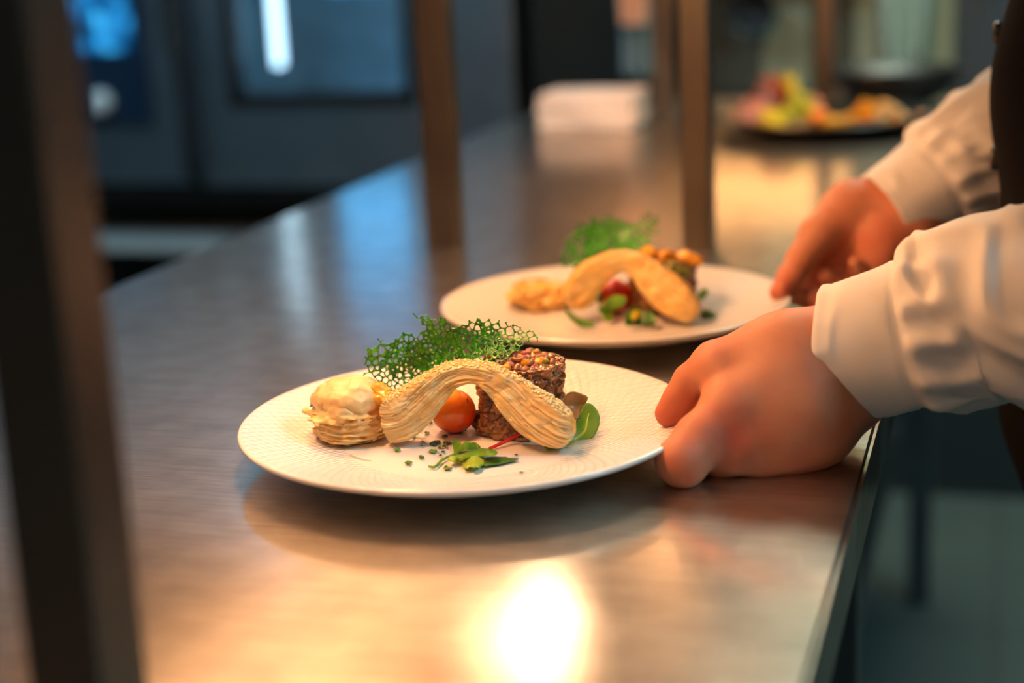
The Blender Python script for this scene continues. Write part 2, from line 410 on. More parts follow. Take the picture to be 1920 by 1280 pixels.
# door handle, pale strip added as its highlight, control column, display, knob
h_ = tube('door_handle', [(-1.750, OY-.045, .705), (-1.748, OY-.075, .72)] + [(-1.745, OY-.08, z) for z in np.linspace(.76, 1.5, 8)], .013, BLACK); under(ov, h_)
under(ov, boxo('handle_highlight', (-1.815, -1.785, OY-.035, OY+.0, .975, 1.6), steel('highlight_steel', (.75, .85, .95), .2), bev=.006))
pnl = boxo('control_panel', (-2.20, -1.870, OY-.015, OY+.001, .82, 1.35), plain('navy_control_panel', (.012, .030, .06), .3), bev=.004); under(ov, pnl)
def display():
    m = M('blue_lit_display'); n = m.noise(16, 2, m.coord((1, 1, 1.6))); r = m.ramp(n, [(.42, (.0, .035, .10)), (.56, (.01, .22, .60)), (.66, (.05, .50, 1.0))])
    m.set(Base_Color=(0, 0, 0, 1), Emission_Color=r, Emission_Strength=1.1); return m.m
d_ = boxo('display', (-2.17, -1.895, OY-.018, OY-.013, .985, 1.30), display(), bev=.002); d_.parent = pnl
kb = lathe('knob', [(0, .03), (.018, .03), (.024, .026), (.026, .018), (.028, 0)], plain('white_knob', (.75, .80, .80), .3), n=32)
kb.location = (-1.990, OY-.015, .872); kb.rotation_euler = (PI/2, 0, 0); kb.parent = pnl
for s in (-2.35, -1.1):
    under(ov, boxo('foot', (s-.03, s+.03, OY+.1, OY+.16, .662, zb), DARK))
st = empty('oven_stand', (-1.75, OY+.35, 0), 'dark oven stand with a pale tray shelf under the combi oven', 'stand')
under(st, boxo('frame', (-2.40, -1.05, OY+.08, OY+.70, .62, .66), DARK), boxo('tray_shelf', (-2.35, -1.30, OY-.02, OY+.6, .525, .545), plain('pale_shelf_enamel', (.45, .50, .48), .5), bev=.004))
for x in (-2.36, -1.12):
    for y in (OY+.12, OY+.64): under(st, boxo('leg', (x-.02, x+.02, y-.02, y+.02, 0, .62), DARK))
for x in (-2.35, -1.32): under(st, boxo('bracket', (x, x+.015, OY+.1, OY+.14, .545, .62), DARK, bev=.001))
# tall dark refrigerator cabinet right of the oven
fr = empty('tall_cabinet', (-.81, 3.6, 0), 'tall dark cabinet standing between the oven and the cream panels', 'cabinet')
under(fr, boxo('carcass', (-.97, -.68, 3.32, 3.9, .08, 2.0), plain('charcoal_enamel', (.018, .019, .018), .35), bev=.01))
fd = boxo('door', (-.965, -.685, 3.285, 3.318, .12, 1.96), plain('charcoal_door_enamel', (.022, .024, .022), .3), bev=.008); under(fr, fd)
hh = tube('handle', [(-.72, 3.26, z) for z in np.linspace(.9, 1.3, 5)], .009, STEEL_D); hh.parent = fd
under(fr, boxo('plinth', (-.95, -.70, 3.36, 3.86, 0, .08), DARK))

# stuff hanging and standing near the far end
CL_P = plain('peach_cloth', (.80, .50, .34), .9, nz=.06); CL_B = plain('blue_grey_cloth', (.13, .21, .24), .9, nz=.06)
def hanging_cloth(name, x0, x1, y, z0, z1, mat, taper=.3, amp=.006, th=.004, n=30, droop=0.0, parent=None):
    V = []; F = []
    for j in range(n):
        t = j/(n-1); z = z1+(z0-z1)*t
        for i in range(n):
            u = i/(n-1); k = 1-taper*t**1.4; x = (x0+x1)/2+(u-.5)*(x1-x0)*k
            V.append((x, y+amp*math.sin(u*17+t*2)*(0.4+t), z - droop*(1-(2*u-1)**2)*t))
    F = [[j*n+i, j*n+i+1, (j+1)*n+i+1, (j+1)*n+i] for j in range(n-1) for i in range(n-1)]
    o = mesh(name, V, F, mat, parent); s = o.modifiers.new('s', 'SOLIDIFY'); s.thickness = th; return o
tw = hanging_cloth('dish_towel', -.672, -.598, 2.80, 1.045, 1.33, CL_P, .45); tag(tw, 'peach cloth hanging from the overshelf end, tapering to its lower hem', 'towel')
tw2 = hanging_cloth('dish_towel', -.665, -.612, 2.835, .955, 1.33, CL_B, .1); tag(tw2, 'blue-grey cloth hanging behind the peach one, reaching lower', 'towel')
rl = tube('hanging_rail', [(-.74, 2.82, 1.335), (-.2, 2.82, 1.335)], .006, STEEL); tag(rl, 'thin steel rail along the far end of the overshelf', 'rail')
for xx in (-.70, -.25):
    r2 = tube('rail_bracket', [(xx, 2.70, 1.385), (xx, 2.76, 1.375), (xx, 2.82, 1.335)], .004, STEEL); r2.parent = rl
ap = hanging_cloth('kitchen_cloth', -.30, -.125, 3.36, .93, 1.5, plain('pale_green_white_cloth', (.46, .54, .43), .85, nz=.05), .62, .010, .006, droop=.03)
tag(ap, 'pale greenish white cloth hanging in front of the cream panel, tapering at the bottom', 'cloth')
hk = boxo('wall_hook', (-.235, -.19, 3.35, 3.42, 1.49, 1.53), DARK); tag(hk, 'dark hook high on the cream panel carrying the pale cloth', 'hook')
wl = empty('added_wall_glow', (-.47, 3.40, 1.10), 'added glowing panel on the olive panel, standing in for a warm-lit area', 'lamp')  # unseen emitter added for the orange reflection on the far counter
under(wl, boxo('glow_housing', (-.63, -.31, 3.37, 3.42, 1.075, 1.215), DARK), boxo('glowing_panel', (-.62, -.32, 3.362, 3.371, 1.085, 1.205), emis('warm_glow_panel', (1.0, .48, .17), 3.0), bev=.002))
# dark saucepan hanging on the left panel
sp = empty('saucepan', (-.50, 3.40, 1.03), 'small dark pan hanging on the olive panel right of the middle post', 'pan')
under(sp, *[lathe('pan_body', [(0, 0), (.040, 0), (.046, .01), (.050, .05), (.047, .05), (.043, .012), (0, .006)], DARK, n=40)])
for o in sp.children: o.matrix_parent_inverse = Matrix.Identity(4); o.location = (-.015, 0, .0); o.rotation_euler = (PI/2, 0, 0)
hd_ = tube('pan_handle', [(-.035, 3.395, 1.045), (-.045, 3.395, 1.12), (-.05, 3.395, 1.22)], .007, BLACK); under(sp, hd_)

# stack of folded napkins lit warm on the far end of the counter
NAP = plain('peach_white_napkin', (.86, .74, .62), .9, nz=.04, bump=.15, nscale=90)
a0, b0 = ony(1008, 245, 2.50)[0], ony(1187, 243, 2.50)[0]
zn = .957
for k in range(5):
    z0 = TOP + .0005 + k*.0112
    V = []; F = []; nu = 26; dx = .003*math.sin(k*2.1)
    for s_, zz in ((0, z0), (1, z0+.0106)):
        for j in range(10):
            for i in range(nu):
                u = i/(nu-1); v = j/9
                V.append((a0+dx+(b0-a0)*u, 2.50+.11*v+.002*math.sin(k+u*5), zz + (.0004*math.sin(u*9+k) if s_ else 0)))
    g = lambda s_, j, i: s_*10*nu+j*nu+i
    for j in range(9):
        for i in range(nu-1):
            F.append([g(1, j, i), g(1, j, i+1), g(1, j+1, i+1), g(1, j+1, i)]); F.append([g(0, j, i), g(0, j+1, i), g(0, j+1, i+1), g(0, j, i+1)])
    for i in range(nu-1):
        F.append([g(0, 0, i), g(0, 0, i+1), g(1, 0, i+1), g(1, 0, i)]); F.append([g(0, 9, i+1), g(0, 9, i), g(1, 9, i), g(1, 9, i+1)])
    for j in range(9):
        F.append([g(0, j+1, 0), g(0, j, 0), g(1, j, 0), g(1, j+1, 0)]); F.append([g(0, j, nu-1), g(0, j+1, nu-1), g(1, j+1, nu-1), g(1, j, nu-1)])
    o = mesh('folded_napkin', V, F, NAP, smooth_=False); bv = o.modifiers.new('b', 'BEVEL'); bv.width = .003; bv.segments = 3; bv.limit_method = 'ANGLE'
    tag(o, ['white folded napkin at the bottom of the stack on the far counter', 'white folded napkin second from the bottom of the far stack', 'white folded napkin in the middle of the far stack', 'white folded napkin second from the top of the far stack', 'white folded napkin on top of the stack at the far counter end'][k], 'napkin', 'folded napkins on the far counter')

# black plate with salad
bc = np.array([-.262, 2.475, TOP])
bp_ = lathe('black_plate', [(0, .004), (.09, .004), (.13, .010), (.168, .022), (.170, .024), (.168, .027), (.13, .016), (.09, .009), (0, .008)], plain('black_glazed_stoneware', (.010, .010, .011), .3), n=96)
bp_.location = bc; tag(bp_, 'large black plate with a colourful salad at the far end of the counter', 'plate')
bb = lathe('black_bowl', [(0, .004), (.05, .004), (.085, .02), (.108, .058), (.112, .066), (.108, .066), (.082, .028), (.05, .010), (0, .010)], plain('black_bowl_glaze', (.014, .013, .013), .4), n=72)

bb.scale = (1, .9, 1); tag(bb, 'low black bowl standing behind the salad plate', 'bowl')
bb.location = (-.19, 2.765, TOP)

# ------------------------------------------------------------------ leaves cut from an outline
def sheet(name, outline, pos, mat, step=6, th=.0006, parent=None, wav=0.0):
    """outline: 2D points; pos(a, b) -> world point"""
    O = np.array(outline, float)
    # round the outline
    for _ in range(2):
        nx = np.roll(O, -1, 0); O = np.stack([.75*O+.25*nx, .25*O+.75*nx], 1).reshape(-1, 2)
    lo, hi = O.min(0), O.max(0); pts = [Vector(p) for p in O]
    def inside(p):
        x, y = p; c = False; j = len(O)-1
        for i in range(len(O)):
            if (O[i][1] > y) != (O[j][1] > y) and x < (O[j][0]-O[i][0])*(y-O[i][1])/(O[j][1]-O[i][1])+O[i][0]: c = not c
            j = i
        return c
    for y in np.arange(lo[1]+step/2, hi[1], step):
        for x in np.arange(lo[0]+step/2, hi[0], step):
            if inside((x, y)) and np.min(np.linalg.norm(O-[x, y], axis=1)) > step*.45: pts.append(Vector((x, y)))
    n0 = len(O)
    r = delaunay_2d_cdt(pts, [], [list(range(n0))], 1, 1e-6)
    V = [pos(v.x, v.y) for v in r[0]]
    o = mesh(name, V, [list(f) for f in r[2]], mat, parent)
    s = o.modifiers.new('s', 'SOLIDIFY'); s.thickness = th; s.offset = 0
    return o
def leafmat(name, c1, c2, rough=.35, nscale=60, vein=True):
    m = M(name); n = m.noise(nscale, 4); m.set(Base_Color=m.ramp(n, [(.3, c1), (.7, c2)]), Roughness=rough)
    m.set(Subsurface_Weight=.25, Subsurface_Radius=(.3, .8, .1), Subsurface_Scale=.003, Specular_IOR_Level=.5)
    m.bump(m.noise(nscale*4, 3), .25, .001); return m.m
LG = leafmat('parsley_green', (.055, .17, .012), (.14, .32, .02))
LY = leafmat('pale_parsley_green', (.20, .34, .02), (.36, .46, .05))
LD = leafmat('dark_leaf_green', (.018, .08, .012), (.05, .16, .02))
LM = leafmat('spinach_green', (.08, .22, .012), (.22, .40, .03), nscale=35)
LR = leafmat('bronze_leaf', (.26, .12, .04), (.42, .24, .10), nscale=45)

# salad on the black plate
def salad_leaf(name, px, py, wpx, hpx, y, mat, lab, cat, ang=0, grp='salad on the black plate'):
    n = 14; out = []
    for k in range(n):
        t = 2*PI*k/n; r = 1+.18*((-1)**k)*random.uniform(.5, 1)
        out.append((r*math.cos(t), r*math.sin(t)))
    ca, sa = math.cos(ang), math.sin(ang)
    sx = wpx*2.5/FPX/2; sz = hpx*2.5/FPX/2; c = ony(px, py, y); c[2] = max(c[2], TOP+.012+sz*abs(ca)+sx*abs(sa)*.6)
    s = random.uniform(0, 6)
    def pos(a, b):
        X = a*sx*ca - b*sz*sa; Z = a*sx*sa + b*sz*ca
        return (c[0]+X, c[1]+.018*math.sin(a*2.2+s)*.5+.012*a*b + .010*b, c[2]+Z)
    o = sheet(name, out, pos, mat, step=.25, th=.0015); return tag(o, lab, cat, grp)
Lyel = leafmat('yellow_green_lettuce', (.50, .52, .01), (.68, .62, .03)); Lred = leafmat('dark_red_lettuce', (.14, .035, .02), (.26, .07, .03))
Lgr = leafmat('light_green_lettuce', (.26, .42, .03), (.42, .52, .08)); Lpk = leafmat('pink_radicchio', (.45, .17, .11), (.62, .32, .22))
salad_leaf('lettuce_leaf', 1410, 222, 60, 44, 2.47, Lpk, 'pinkish leaf at the left edge of the black plate', 'leaf')
salad_leaf('lettuce_leaf', 1415, 212, 50, 40, 2.50, Lgr, 'light green leaf near the left edge of the black plate', 'leaf')
salad_leaf('lettuce_leaf', 1452, 190, 56, 84, 2.50, Lred, 'dark red leaf standing tallest on the salad', 'leaf', .5)
salad_leaf('lettuce_leaf', 1480, 190, 44, 84, 2.52, Lyel, 'yellow-green leaf standing right of the dark red leaf', 'leaf', .1)
salad_leaf('lettuce_leaf', 1452, 234, 58, 34, 2.42, Lyel, 'bright yellow-green leaf lying at the front of the salad', 'leaf')
salad_leaf('lettuce_leaf', 1500, 214, 56, 50, 2.46, Lgr, 'light green leaf in the middle of the salad', 'leaf', .3)
salad_leaf('lettuce_leaf', 1525, 205, 40, 44, 2.50, Lpk, 'pink leaf behind the orange tomato of the salad', 'leaf', .6)
def blob(name, c, r, mat, lab, cat, grp=None, amp=.12, sc=60, seed=0, n=28, parent=None):
    V = []; F = []
    for i in range(n+1):
        th = PI*i/n
        for k in range(2*n):
            ph = PI*k/n; V.append((math.sin(th)*math.cos(ph), math.sin(th)*math.sin(ph), math.cos(th)))
    V = np.array(V); W = V*np.array(r); W = W*(1+amp*fbm(W+np.array([seed*.31, 0, 0]), sc, 3, seed))[:, None]
    W += np.array(c)
    m_ = 2*n
    F = [[i*m_+k, (i+1)*m_+k, (i+1)*m_+(k+1) % m_, i*m_+(k+1) % m_] for i in range(n) for k in range(m_)]
    o = mesh(name, W, np.array(F), mat, parent)
    if lab: tag(o, lab, cat, grp)
    return o
def org(name, c1, c2, rough=.3, sss=.15, nscale=40, coat=0.0, bmp=.15):
    m = M(name); n = m.noise(nscale, 5); m.set(Base_Color=m.ramp(n, [(.3, c1), (.7, c2)]), Roughness=rough, Subsurface_Weight=sss, Subsurface_Scale=.006, Coat_Weight=coat)
    m.set(Subsurface_Radius=(1, .4, .15)); m.bump(m.noise(nscale*5, 4), bmp, .001); return m.m
ORG = org('orange_tomato_flesh', (.80, .16, .01), (.90, .30, .02)); YEL = org('yellow_pepper', (.75, .42, .02), (.85, .55, .04))
AMB = org('amber_crisp', (.80, .34, .015), (.92, .46, .03)); BRD = org('pale_crisp', (.72, .50, .22), (.85, .68, .38), .6)
def onplate(px, y, h): q = ony(px, 200, y); return (q[0], y, TOP+.012+h)
blob('cherry_tomato', onplate(1535, 2.42, .014), (.016, .016, .014), ORG, 'orange tomato in the middle of the salad plate', 'tomato')
blob('pepper_piece', onplate(1560, 2.40, .009), (.015, .010, .009), YEL, 'yellow pepper piece right of the orange tomato', 'vegetable', seed=2)
blob('pepper_piece', onplate(1585, 2.42, .008), (.014, .010, .008), AMB, 'flat amber pepper piece in the gap beside the crisps', 'vegetable', seed=3)
def wedge(px0, py0, px1, py1, px2, py2, y, mat, lab):
    a, b, c = (ony(*q, y) for q in ((px0, py0), (px1, py1), (px2, py2)))
    for q in (a, b, c): q[2] = max(q[2], TOP+.016)
    tri = [(0, 0), (.5, 0), (1, 0), (.6, .6), (0, 1), (0, .5)]
    return tag(sheet('crisp', tri, lambda u, v: a+(b-a)*u+(c-a)*v+np.array([0, .012*math.sin(u*4+v*2), 0]), mat, step=.12, th=.006), lab, 'crisp', 'crisps on the black plate')
wedge(1585, 248, 1640, 246, 1620, 184, 2.45, AMB, 'amber crisp leaning at the left of the crisps on the black plate')
wedge(1610, 246, 1680, 244, 1655, 186, 2.47, AMB, 'amber crisp standing in the middle of the crisps')
wedge(1640, 242, 1712, 236, 1650, 190, 2.43, BRD, 'pale yellow crisp at the right of the crisps')
blob('crouton', onplate(1730, 2.47, .008), (.012, .010, .008), org('brown_crouton', (.20, .07, .02), (.32, .13, .04)), 'brown crouton at the right end of the black plate', 'crouton', seed=5)

# ------------------------------------------------------------------ plates
def plate_mat():
    m = M('white_embossed_porcelain'); tc = m.n('ShaderNodeTexCoord'); sx = m.n('ShaderNodeSeparateXYZ'); m.l((tc, 'Object'), sx.inputs[0])
    ang = m.math('ARCTAN2', (sx, 1), (sx, 0)); r = m.math('SQRT', m.math('ADD', m.math('MULTIPLY', (sx, 0), (sx, 0)), m.math('MULTIPLY', (sx, 1), (sx, 1))))
    a = m.math('MULTIPLY', ang, 48); b = m.math('MULTIPLY', m.math('LOGARITHM', r, 2.71828), 44)
    s1 = m.math('ABSOLUTE', m.math('SINE', m.math('ADD', a, b))); s2 = m.math('ABSOLUTE', m.math('SINE', m.math('SUBTRACT', a, b)))
    h = m.math('POWER', m.math('MULTIPLY', s1, s2), .6)
    rim = m.n('ShaderNodeMapRange'); m.l(r, rim.inputs[0]); rim.inputs[1].default_value = .074; rim.inputs[2].default_value = .080
    rim2 = m.n('ShaderNodeMapRange'); m.l(r, rim2.inputs[0]); rim2.inputs[1].default_value = .1385; rim2.inputs[2].default_value = .1365
    h = m.math('MULTIPLY', m.math('MULTIPLY', h, rim), rim2)
    m.set(Base_Color=(.86, .84, .82, 1), Roughness=.09, Specular_IOR_Level=.6)
    m.bump(h, .8, .0010); return m.m
POR = plate_mat()
prof = [(0, .0035), (.070, .0035), (.072, .0), (.078, .0), (.080, .0035), (.100, .0075), (.125, .0145), (.1385, .0200), (.1400, .0215), (.1402, .0228), (.1390, .0236),
        (.1375, .0232), (.125, .0196), (.110, .0150), (.095, .0110), (.085, .0088), (.078, .0080), (.060, .0078), (0, .0078)]
PC = [(-.3172, .9070, TOP+.0003), (-.3007, 1.2361, TOP+.0003)]
pl1 = lathe('dinner_plate', prof, POR, n=160); pl1.location = PC[0]
tag(pl1, 'front white dinner plate with embossed diamond rim, in focus, held by the near hand', 'plate', 'white embossed dinner plates')
pl2 = pl1.copy(); COL.objects.link(pl2); pl2.location = PC[1]; pl2.rotation_euler[2] = .3
tag(pl2, 'rear white dinner plate, blurred, its right rim held by the far hand', 'plate')
PZ = TOP+.0083

# ------------------------------------------------------------------ puff pastry strips (arched)
PAST = M('puff_pastry')
_n = PAST.noise(45, 5, PAST.coord((1, 1, 3))); _at = PAST.n('ShaderNodeAttribute', attribute_name='tone')
_c1 = PAST.ramp(_n, [(.25, (.84, .53, .20)), (.62, (.93, .71, .37))]); _c2 = PAST.n('ShaderNodeRGB'); _c2.outputs[0].default_value = (.84, .42, .07, 1)
_mx = PAST.n('ShaderNodeMix', data_type='RGBA'); PAST.l((_at, 'Fac'), _mx.inputs[0]); PAST.l(_c1, _mx.inputs[6]); PAST.l(_c2, _mx.inputs[7])
PAST.set(Base_Color=(_mx, 2), Roughness=.42, Subsurface_Weight=.12, Subsurface_Radius=(.8, .45, .2), Subsurface_Scale=.002); PAST.bump(PAST.noise(260, 4), .3, .0008)
def arch(name, nodes, wid, seed, lam=1.0, nu=260, nv=170):
    A = interp([(*P(px, py, d), hw*d/FPX) for px, py, d, hw in nodes], nu)
    C = A[:, :3]; hw = A[:, 3]; T = np.gradient(C, axis=0); T /= np.linalg.norm(T, axis=1)[:, None]
    fw = np.array([-math.sin(YAW), math.cos(YAW), 0.])     # away from the camera
    V = np.zeros((nu, nv, 3)); tone = np.zeros((nu, nv)); msk = np.zeros((nu, nv), bool)
    L = np.linspace(0, 1, nu)
    end = np.sqrt(np.clip(1-(np.clip(np.abs(L-.5)*2-.90, 0, 1)/.10)**2, .0, 1))
    for i in range(nu):
        B = fw - (fw@T[i])*T[i]; B /= np.linalg.norm(B); N = np.cross(B, T[i]); N = N if N[2] > 0 or True else -N
        if i == 0: sgn = 1 if N[2] > 0 else -1
        N = N*sgn
        t = np.linspace(0, 2*PI, 2001); c, s = np.cos(t), np.sin(t)
        e = .36                                            # rounded box section, sampled evenly round its outline
        a = np.sign(c)*np.abs(c)**e; b = np.sign(s)*np.abs(s)**e
        h = hw[i]*max(end[i], .05); wd = wid*max(end[i], .3)
        al = np.r_[0, np.cumsum(np.hypot(np.diff(a*wid), np.diff(b*.011)))]; ts = np.linspace(0, al[-1], nv+1)[:-1]
        a, b = np.interp(ts, al, a), np.interp(ts, al, b); msk[i] = (b > .9) & (np.abs(a) < .93)
        p = C[i] + np.outer(b*h, N) + np.outer(a*wd, B)
        # lamination on the side faces : bands that run along the strip, waving
        band = b*h*1000
        q = np.stack([np.full(nv, i*.06*1.1), band*.55, np.full(nv, seed*3.)], -1)
        q[:, 0] += 3*(a > 0)
        wv = noise(q*np.array([.25, .35, 1]), 1, seed)*1.8
        ph = band*2.2 + wv*2.3 + 1.2*noise(q*np.array([.12, .1, 1]), 1, seed+3)
        rid = np.abs(np.sin(ph*.80+1.1*noise(q*np.array([.5, .5, 1]), 1, seed+21)))**.55; d = (rid-.6)*.0013*lam*(.35+.9*smooth(-.3, .6, noise(q*np.array([.3, .5, 1]), 1, seed+40))) + noise(q*np.array([.5, 1.4, 1]), 1, seed+5)*.0012*lam + noise(p*150, 1, seed+8)*.0014*lam + noise(p*np.array([1, 1, 2])*420, 1, seed+18)*.0005*lam
        side = smooth(.5, .95, np.abs(a)); sgn_a = np.sign(a)
        p += np.outer(sgn_a*d*side, B)
        topm = smooth(.6, .95, b)
        p += np.outer(topm*(noise(p*450, 1, seed+9)*.0006*lam), N)
        V[i] = p; tone[i] = np.clip(smooth(.80, 1, b)*.75 + .45*smooth(.05, .7, noise(q*np.array([.18, .5, 1]), 1, seed+12)) + side*.16*smooth(.5, .1, rid), 0, 1)
    V = V.reshape(-1, 3)
    F = [[i*nv+k, i*nv+(k+1) % nv, (i+1)*nv+(k+1) % nv, (i+1)*nv+k] for i in range(nu-1) for k in range(nv)]
    o = mesh(name, np.r_[V, [C[0]], [C[-1]]], F+[[nu*nv, (k+1) % nv, k] for k in range(nv)]+[[nu*nv+1, (nu-1)*nv+k, (nu-1)*nv+(k+1) % nv] for k in range(nv)], PAST.m, None, attr=np.r_[tone.ravel(), 0, 0])
    return o, V.reshape(nu, nv, 3), C, msk
st1 = empty('pastry_strip', tuple(onz(880, 800, PZ)), 'arched laminated puff pastry strip with sesame crust, front plate, in focus', 'pastry', 'arched pastry strips')
N1 = [(716, 785, 1.000, 40), (745, 782, .997, 45), (775, 763, .995, 42), (810, 732, .992, 33), (845, 705, .990, 23), (882, 697, .988, 18.5), (918, 706, .985, 22), (948, 728, .983, 31), (980, 758, .980, 40), (1012, 782, .976, 44), (1045, 801, .972, 38), (1078, 812, .970, 27)]
o, V1, C1, H1 = arch('strip', N1, .0085, 1); under(st1, o)
# sesame seeds on the top crust
SES = org('sesame_seed', (.90, .68, .34), (.97, .82, .52), .35, .2, 200)
SESV = org('toasted_crust_crumb', (.88, .58, .20), (.95, .76, .42), .4, .2, 200)
bm = bmesh.new(); bmesh.ops.create_icosphere(bm, subdivisions=2, radius=1)
for v in bm.verts: v.co = Vector((v.co.x*.00135*(1-.25*v.co.x), v.co.y*.00085, v.co.z*.0006))
sme = bpy.data.meshes.new('sesame_seed'); bm.to_mesh(sme); bm.free(); sme.polygons.foreach_set('use_smooth', [True]*len(sme.polygons)); sme.materials.append(SES)
nv = 170; cand = np.argwhere(H1); cand = cand[(cand[:, 0] > 8) & (cand[:, 0] < 250)]
seeds = []
for t_ in range(1800):
    i, k = cand[random.randrange(len(cand))]; p = V1[i, k]
    if all((p-q[0])@(p-q[0]) > (.00185)**2 for q in seeds):
        tn = V1[min(i+2, 259), k]-V1[i-2, k]; cr = V1[i, (k+2) % nv]-V1[i, k-2]; nn = np.cross(tn, cr)
        nn /= np.linalg.norm(nn); nn = nn if nn@(p-C1[i]) > 0 else -nn
        seeds.append((p + nn*.0003, nn))
seeds.sort(key=lambda q: q[0][0]*-math.sin(YAW)+q[0][1]*math.cos(YAW))
rest_v = []; rest_f = []
sv = np.array([v.co[:] for v in sme.vertices]); sf = np.array([list(p.vertices) for p in sme.polygons])
for q, (p, nn) in enumerate(seeds):
    a = random.uniform(0, 6.3); z = Vector(nn); x = z.orthogonal().normalized(); x = Matrix.Rotation(a, 3, z) @ x; y = z.cross(x)
    R = Matrix((x, y, z)).transposed()
    if q < 100:
        so = bpy.data.objects.new('sesame_seed', sme); COL.objects.link(so); so.parent = st1
        so.matrix_local = Matrix.Translation(Vector(p)-st1.location) @ R.to_4x4()
    else:
        rest_v.append(sv@np.array(R).T + p); rest_f.append(sf)
if rest_v:
    v_, f_ = join_vf(list(zip(rest_v, rest_f))); o = mesh('sesame_crust', v_, f_, SESV); under(st1, o); o['kind'] = 'stuff'
st2 = empty('pastry_strip', tuple(onz(1190, 585, PZ)), 'arched golden puff pastry strip on the rear plate, blurred, over a red tomato', 'pastry', 'arched pastry strips')
N2 = [(1058, 562, 1.285, 22), (1085, 548, 1.285, 32), (1108, 520, 1.283, 30), (1138, 498, 1.280, 22), (1170, 489, 1.277, 18), (1203, 502, 1.274, 25), (1232, 530, 1.270, 34), (1262, 557, 1.266, 36), (1288, 576, 1.263, 28), (1312, 586, 1.262, 18)]
o, V2, C2, H2 = arch('strip', N2, .0095, 4, nu=150, nv=80); under(st2, o)
PGOLD = PAST.m.copy(); PGOLD.name = 'golden_puff_pastry'
for nd in PGOLD.node_tree.nodes:
    if nd.bl_idname == 'ShaderNodeValToRGB': nd.color_ramp.elements[0].color = (.84, .46, .10, 1); nd.color_ramp.elements[1].color = (.90, .64, .25, 1)
o.data.materials[0] = PGOLD

# ------------------------------------------------------------------ puff pastry rounds
def fill_noise(p, seed): return fbm(p, 110, 3, seed)
def puff(loc, R, H, seed, mat, h=.0008, flange=1.0):
    c = np.array(loc)
    def f(p):
        q = p - c; z = q[..., 2]/H
        n1 = noise(p, 90, seed); n2 = noise(p*np.array([1, 1, 2.2]), 210, seed+2); n3 = noise(p, 420, seed+3)
        th = np.arctan2(q[..., 1], q[..., 0])
        base = ell(q, (0, 0, H*.26), (R*.96, R*.96, H*.32))
        mid = ell(q, (-R*.07, -R*.05, H*.50), (R*1.03, R*1.0, H*.17))
        top = ell(q, (-R*.03, 0, H*.72), (R*.93, R*.93, H*.36))
        d = smin(smin(base, mid, .0022), top, .0018)
        d = np.maximum(d, -q[..., 2])
        lay = np.sin(q[..., 2]*1000*1.7 + 4.2*n1 + 1.5*np.sin(th*2+seed) + 2.0*n2)*(.55+.6*noise(p, 130, seed+6))
        low = 1-smooth(.50, .66, z)
        d = d + lay*.0010*low + n1*.0010 + n2*.0010*low + n3*.0003
        # puffy lobes on the dome
        wq = p + .005*np.stack([noise(p, 120, seed+31), noise(p, 120, seed+32), noise(p, 120, seed+33)], -1)
        l = np.abs(noise(wq*np.array([1, 1, 1.4]), 74, seed+9)); d = d + (smooth(0, .34, l)*-.0011+.0008)*(1-low)
        return d
    return surfnet(f, c-[R*1.2, R*1.2, .002], c+[R*1.2, R*1.2, H*1.15], h)
def tone_disc(v, c, H, seed):
    z = (v[:, 2]-c[2])/H
    return np.clip(.30*smooth(.1, .8, noise(v, 160, seed))+.3*np.exp(-((z-.52)/.06)**2) + .5*smooth(.25, 0, z)*.4, 0, 1)
for k, (px, py, R, H, seed, mat, lab) in enumerate([(662, 822, .0245, .0368, 3, PAST.m, 'pale puffy pastry round at the left of the front plate'),
                                        (1013, 575, .0235, .0205, 8, PGOLD, 'low golden pastry round at the left of the rear plate')]):
    c = onz(px, py, PZ); c[2] = PZ
    r = empty('pastry_round', tuple(c), lab, 'pastry', 'pastry rounds')
    v, f = puff(c, R, H, seed, mat)
    under(r, mesh('puff', v, f, mat, attr=tone_disc(v, c, H, seed)))
    if k == 0:
        g = blob('glazed_crust', P(706, 741, 1.003), (.0125, .0080, .0066), org('orange_glazed_crust', (.84, .36, .03), (.95, .58, .10), .2, .2, 90), None, None, amp=.40, sc=120, seed=4, n=40)
        g['label'] = 'orange egg-glazed flap on the top right of the puff'; under(r, g)
    else:
        g = blob('glazed_crust', c+np.array([-.003, 0, H*.90]), (.018, .018, .004), bpy.data.materials['orange_glazed_crust'], None, None, amp=.15, sc=120, seed=4, n=24); under(r, g)

# ------------------------------------------------------------------ beef tartare cylinders
TART = M('chopped_beef_tartare'); _a = TART.n('ShaderNodeAttribute', attribute_name='tone')
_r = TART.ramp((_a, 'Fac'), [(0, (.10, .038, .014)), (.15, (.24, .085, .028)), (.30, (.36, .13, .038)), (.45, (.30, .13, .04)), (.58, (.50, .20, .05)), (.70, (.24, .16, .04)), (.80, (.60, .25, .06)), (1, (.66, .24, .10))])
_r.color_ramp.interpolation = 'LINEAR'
_nn = TART.noise(220, 4); _m2 = TART.n('ShaderNodeMix', data_type='RGBA', blend_type='MULTIPLY'); _m2.inputs[0].default_value = .6
TART.l(_r, _m2.inputs[6]); TART.l(TART.ramp(_nn, [(.3, (.38, .34, .30)), (.65, (.95, .92, .9))]), _m2.inputs[7])
TART.set(Base_Color=(_m2, 2), Roughness=.22, Subsurface_Weight=.1, Subsurface_Radius=(1, .3, .1), Subsurface_Scale=.002, Coat_Weight=.6); TART.bump(TART.noise(330, 4), .5, .0012)
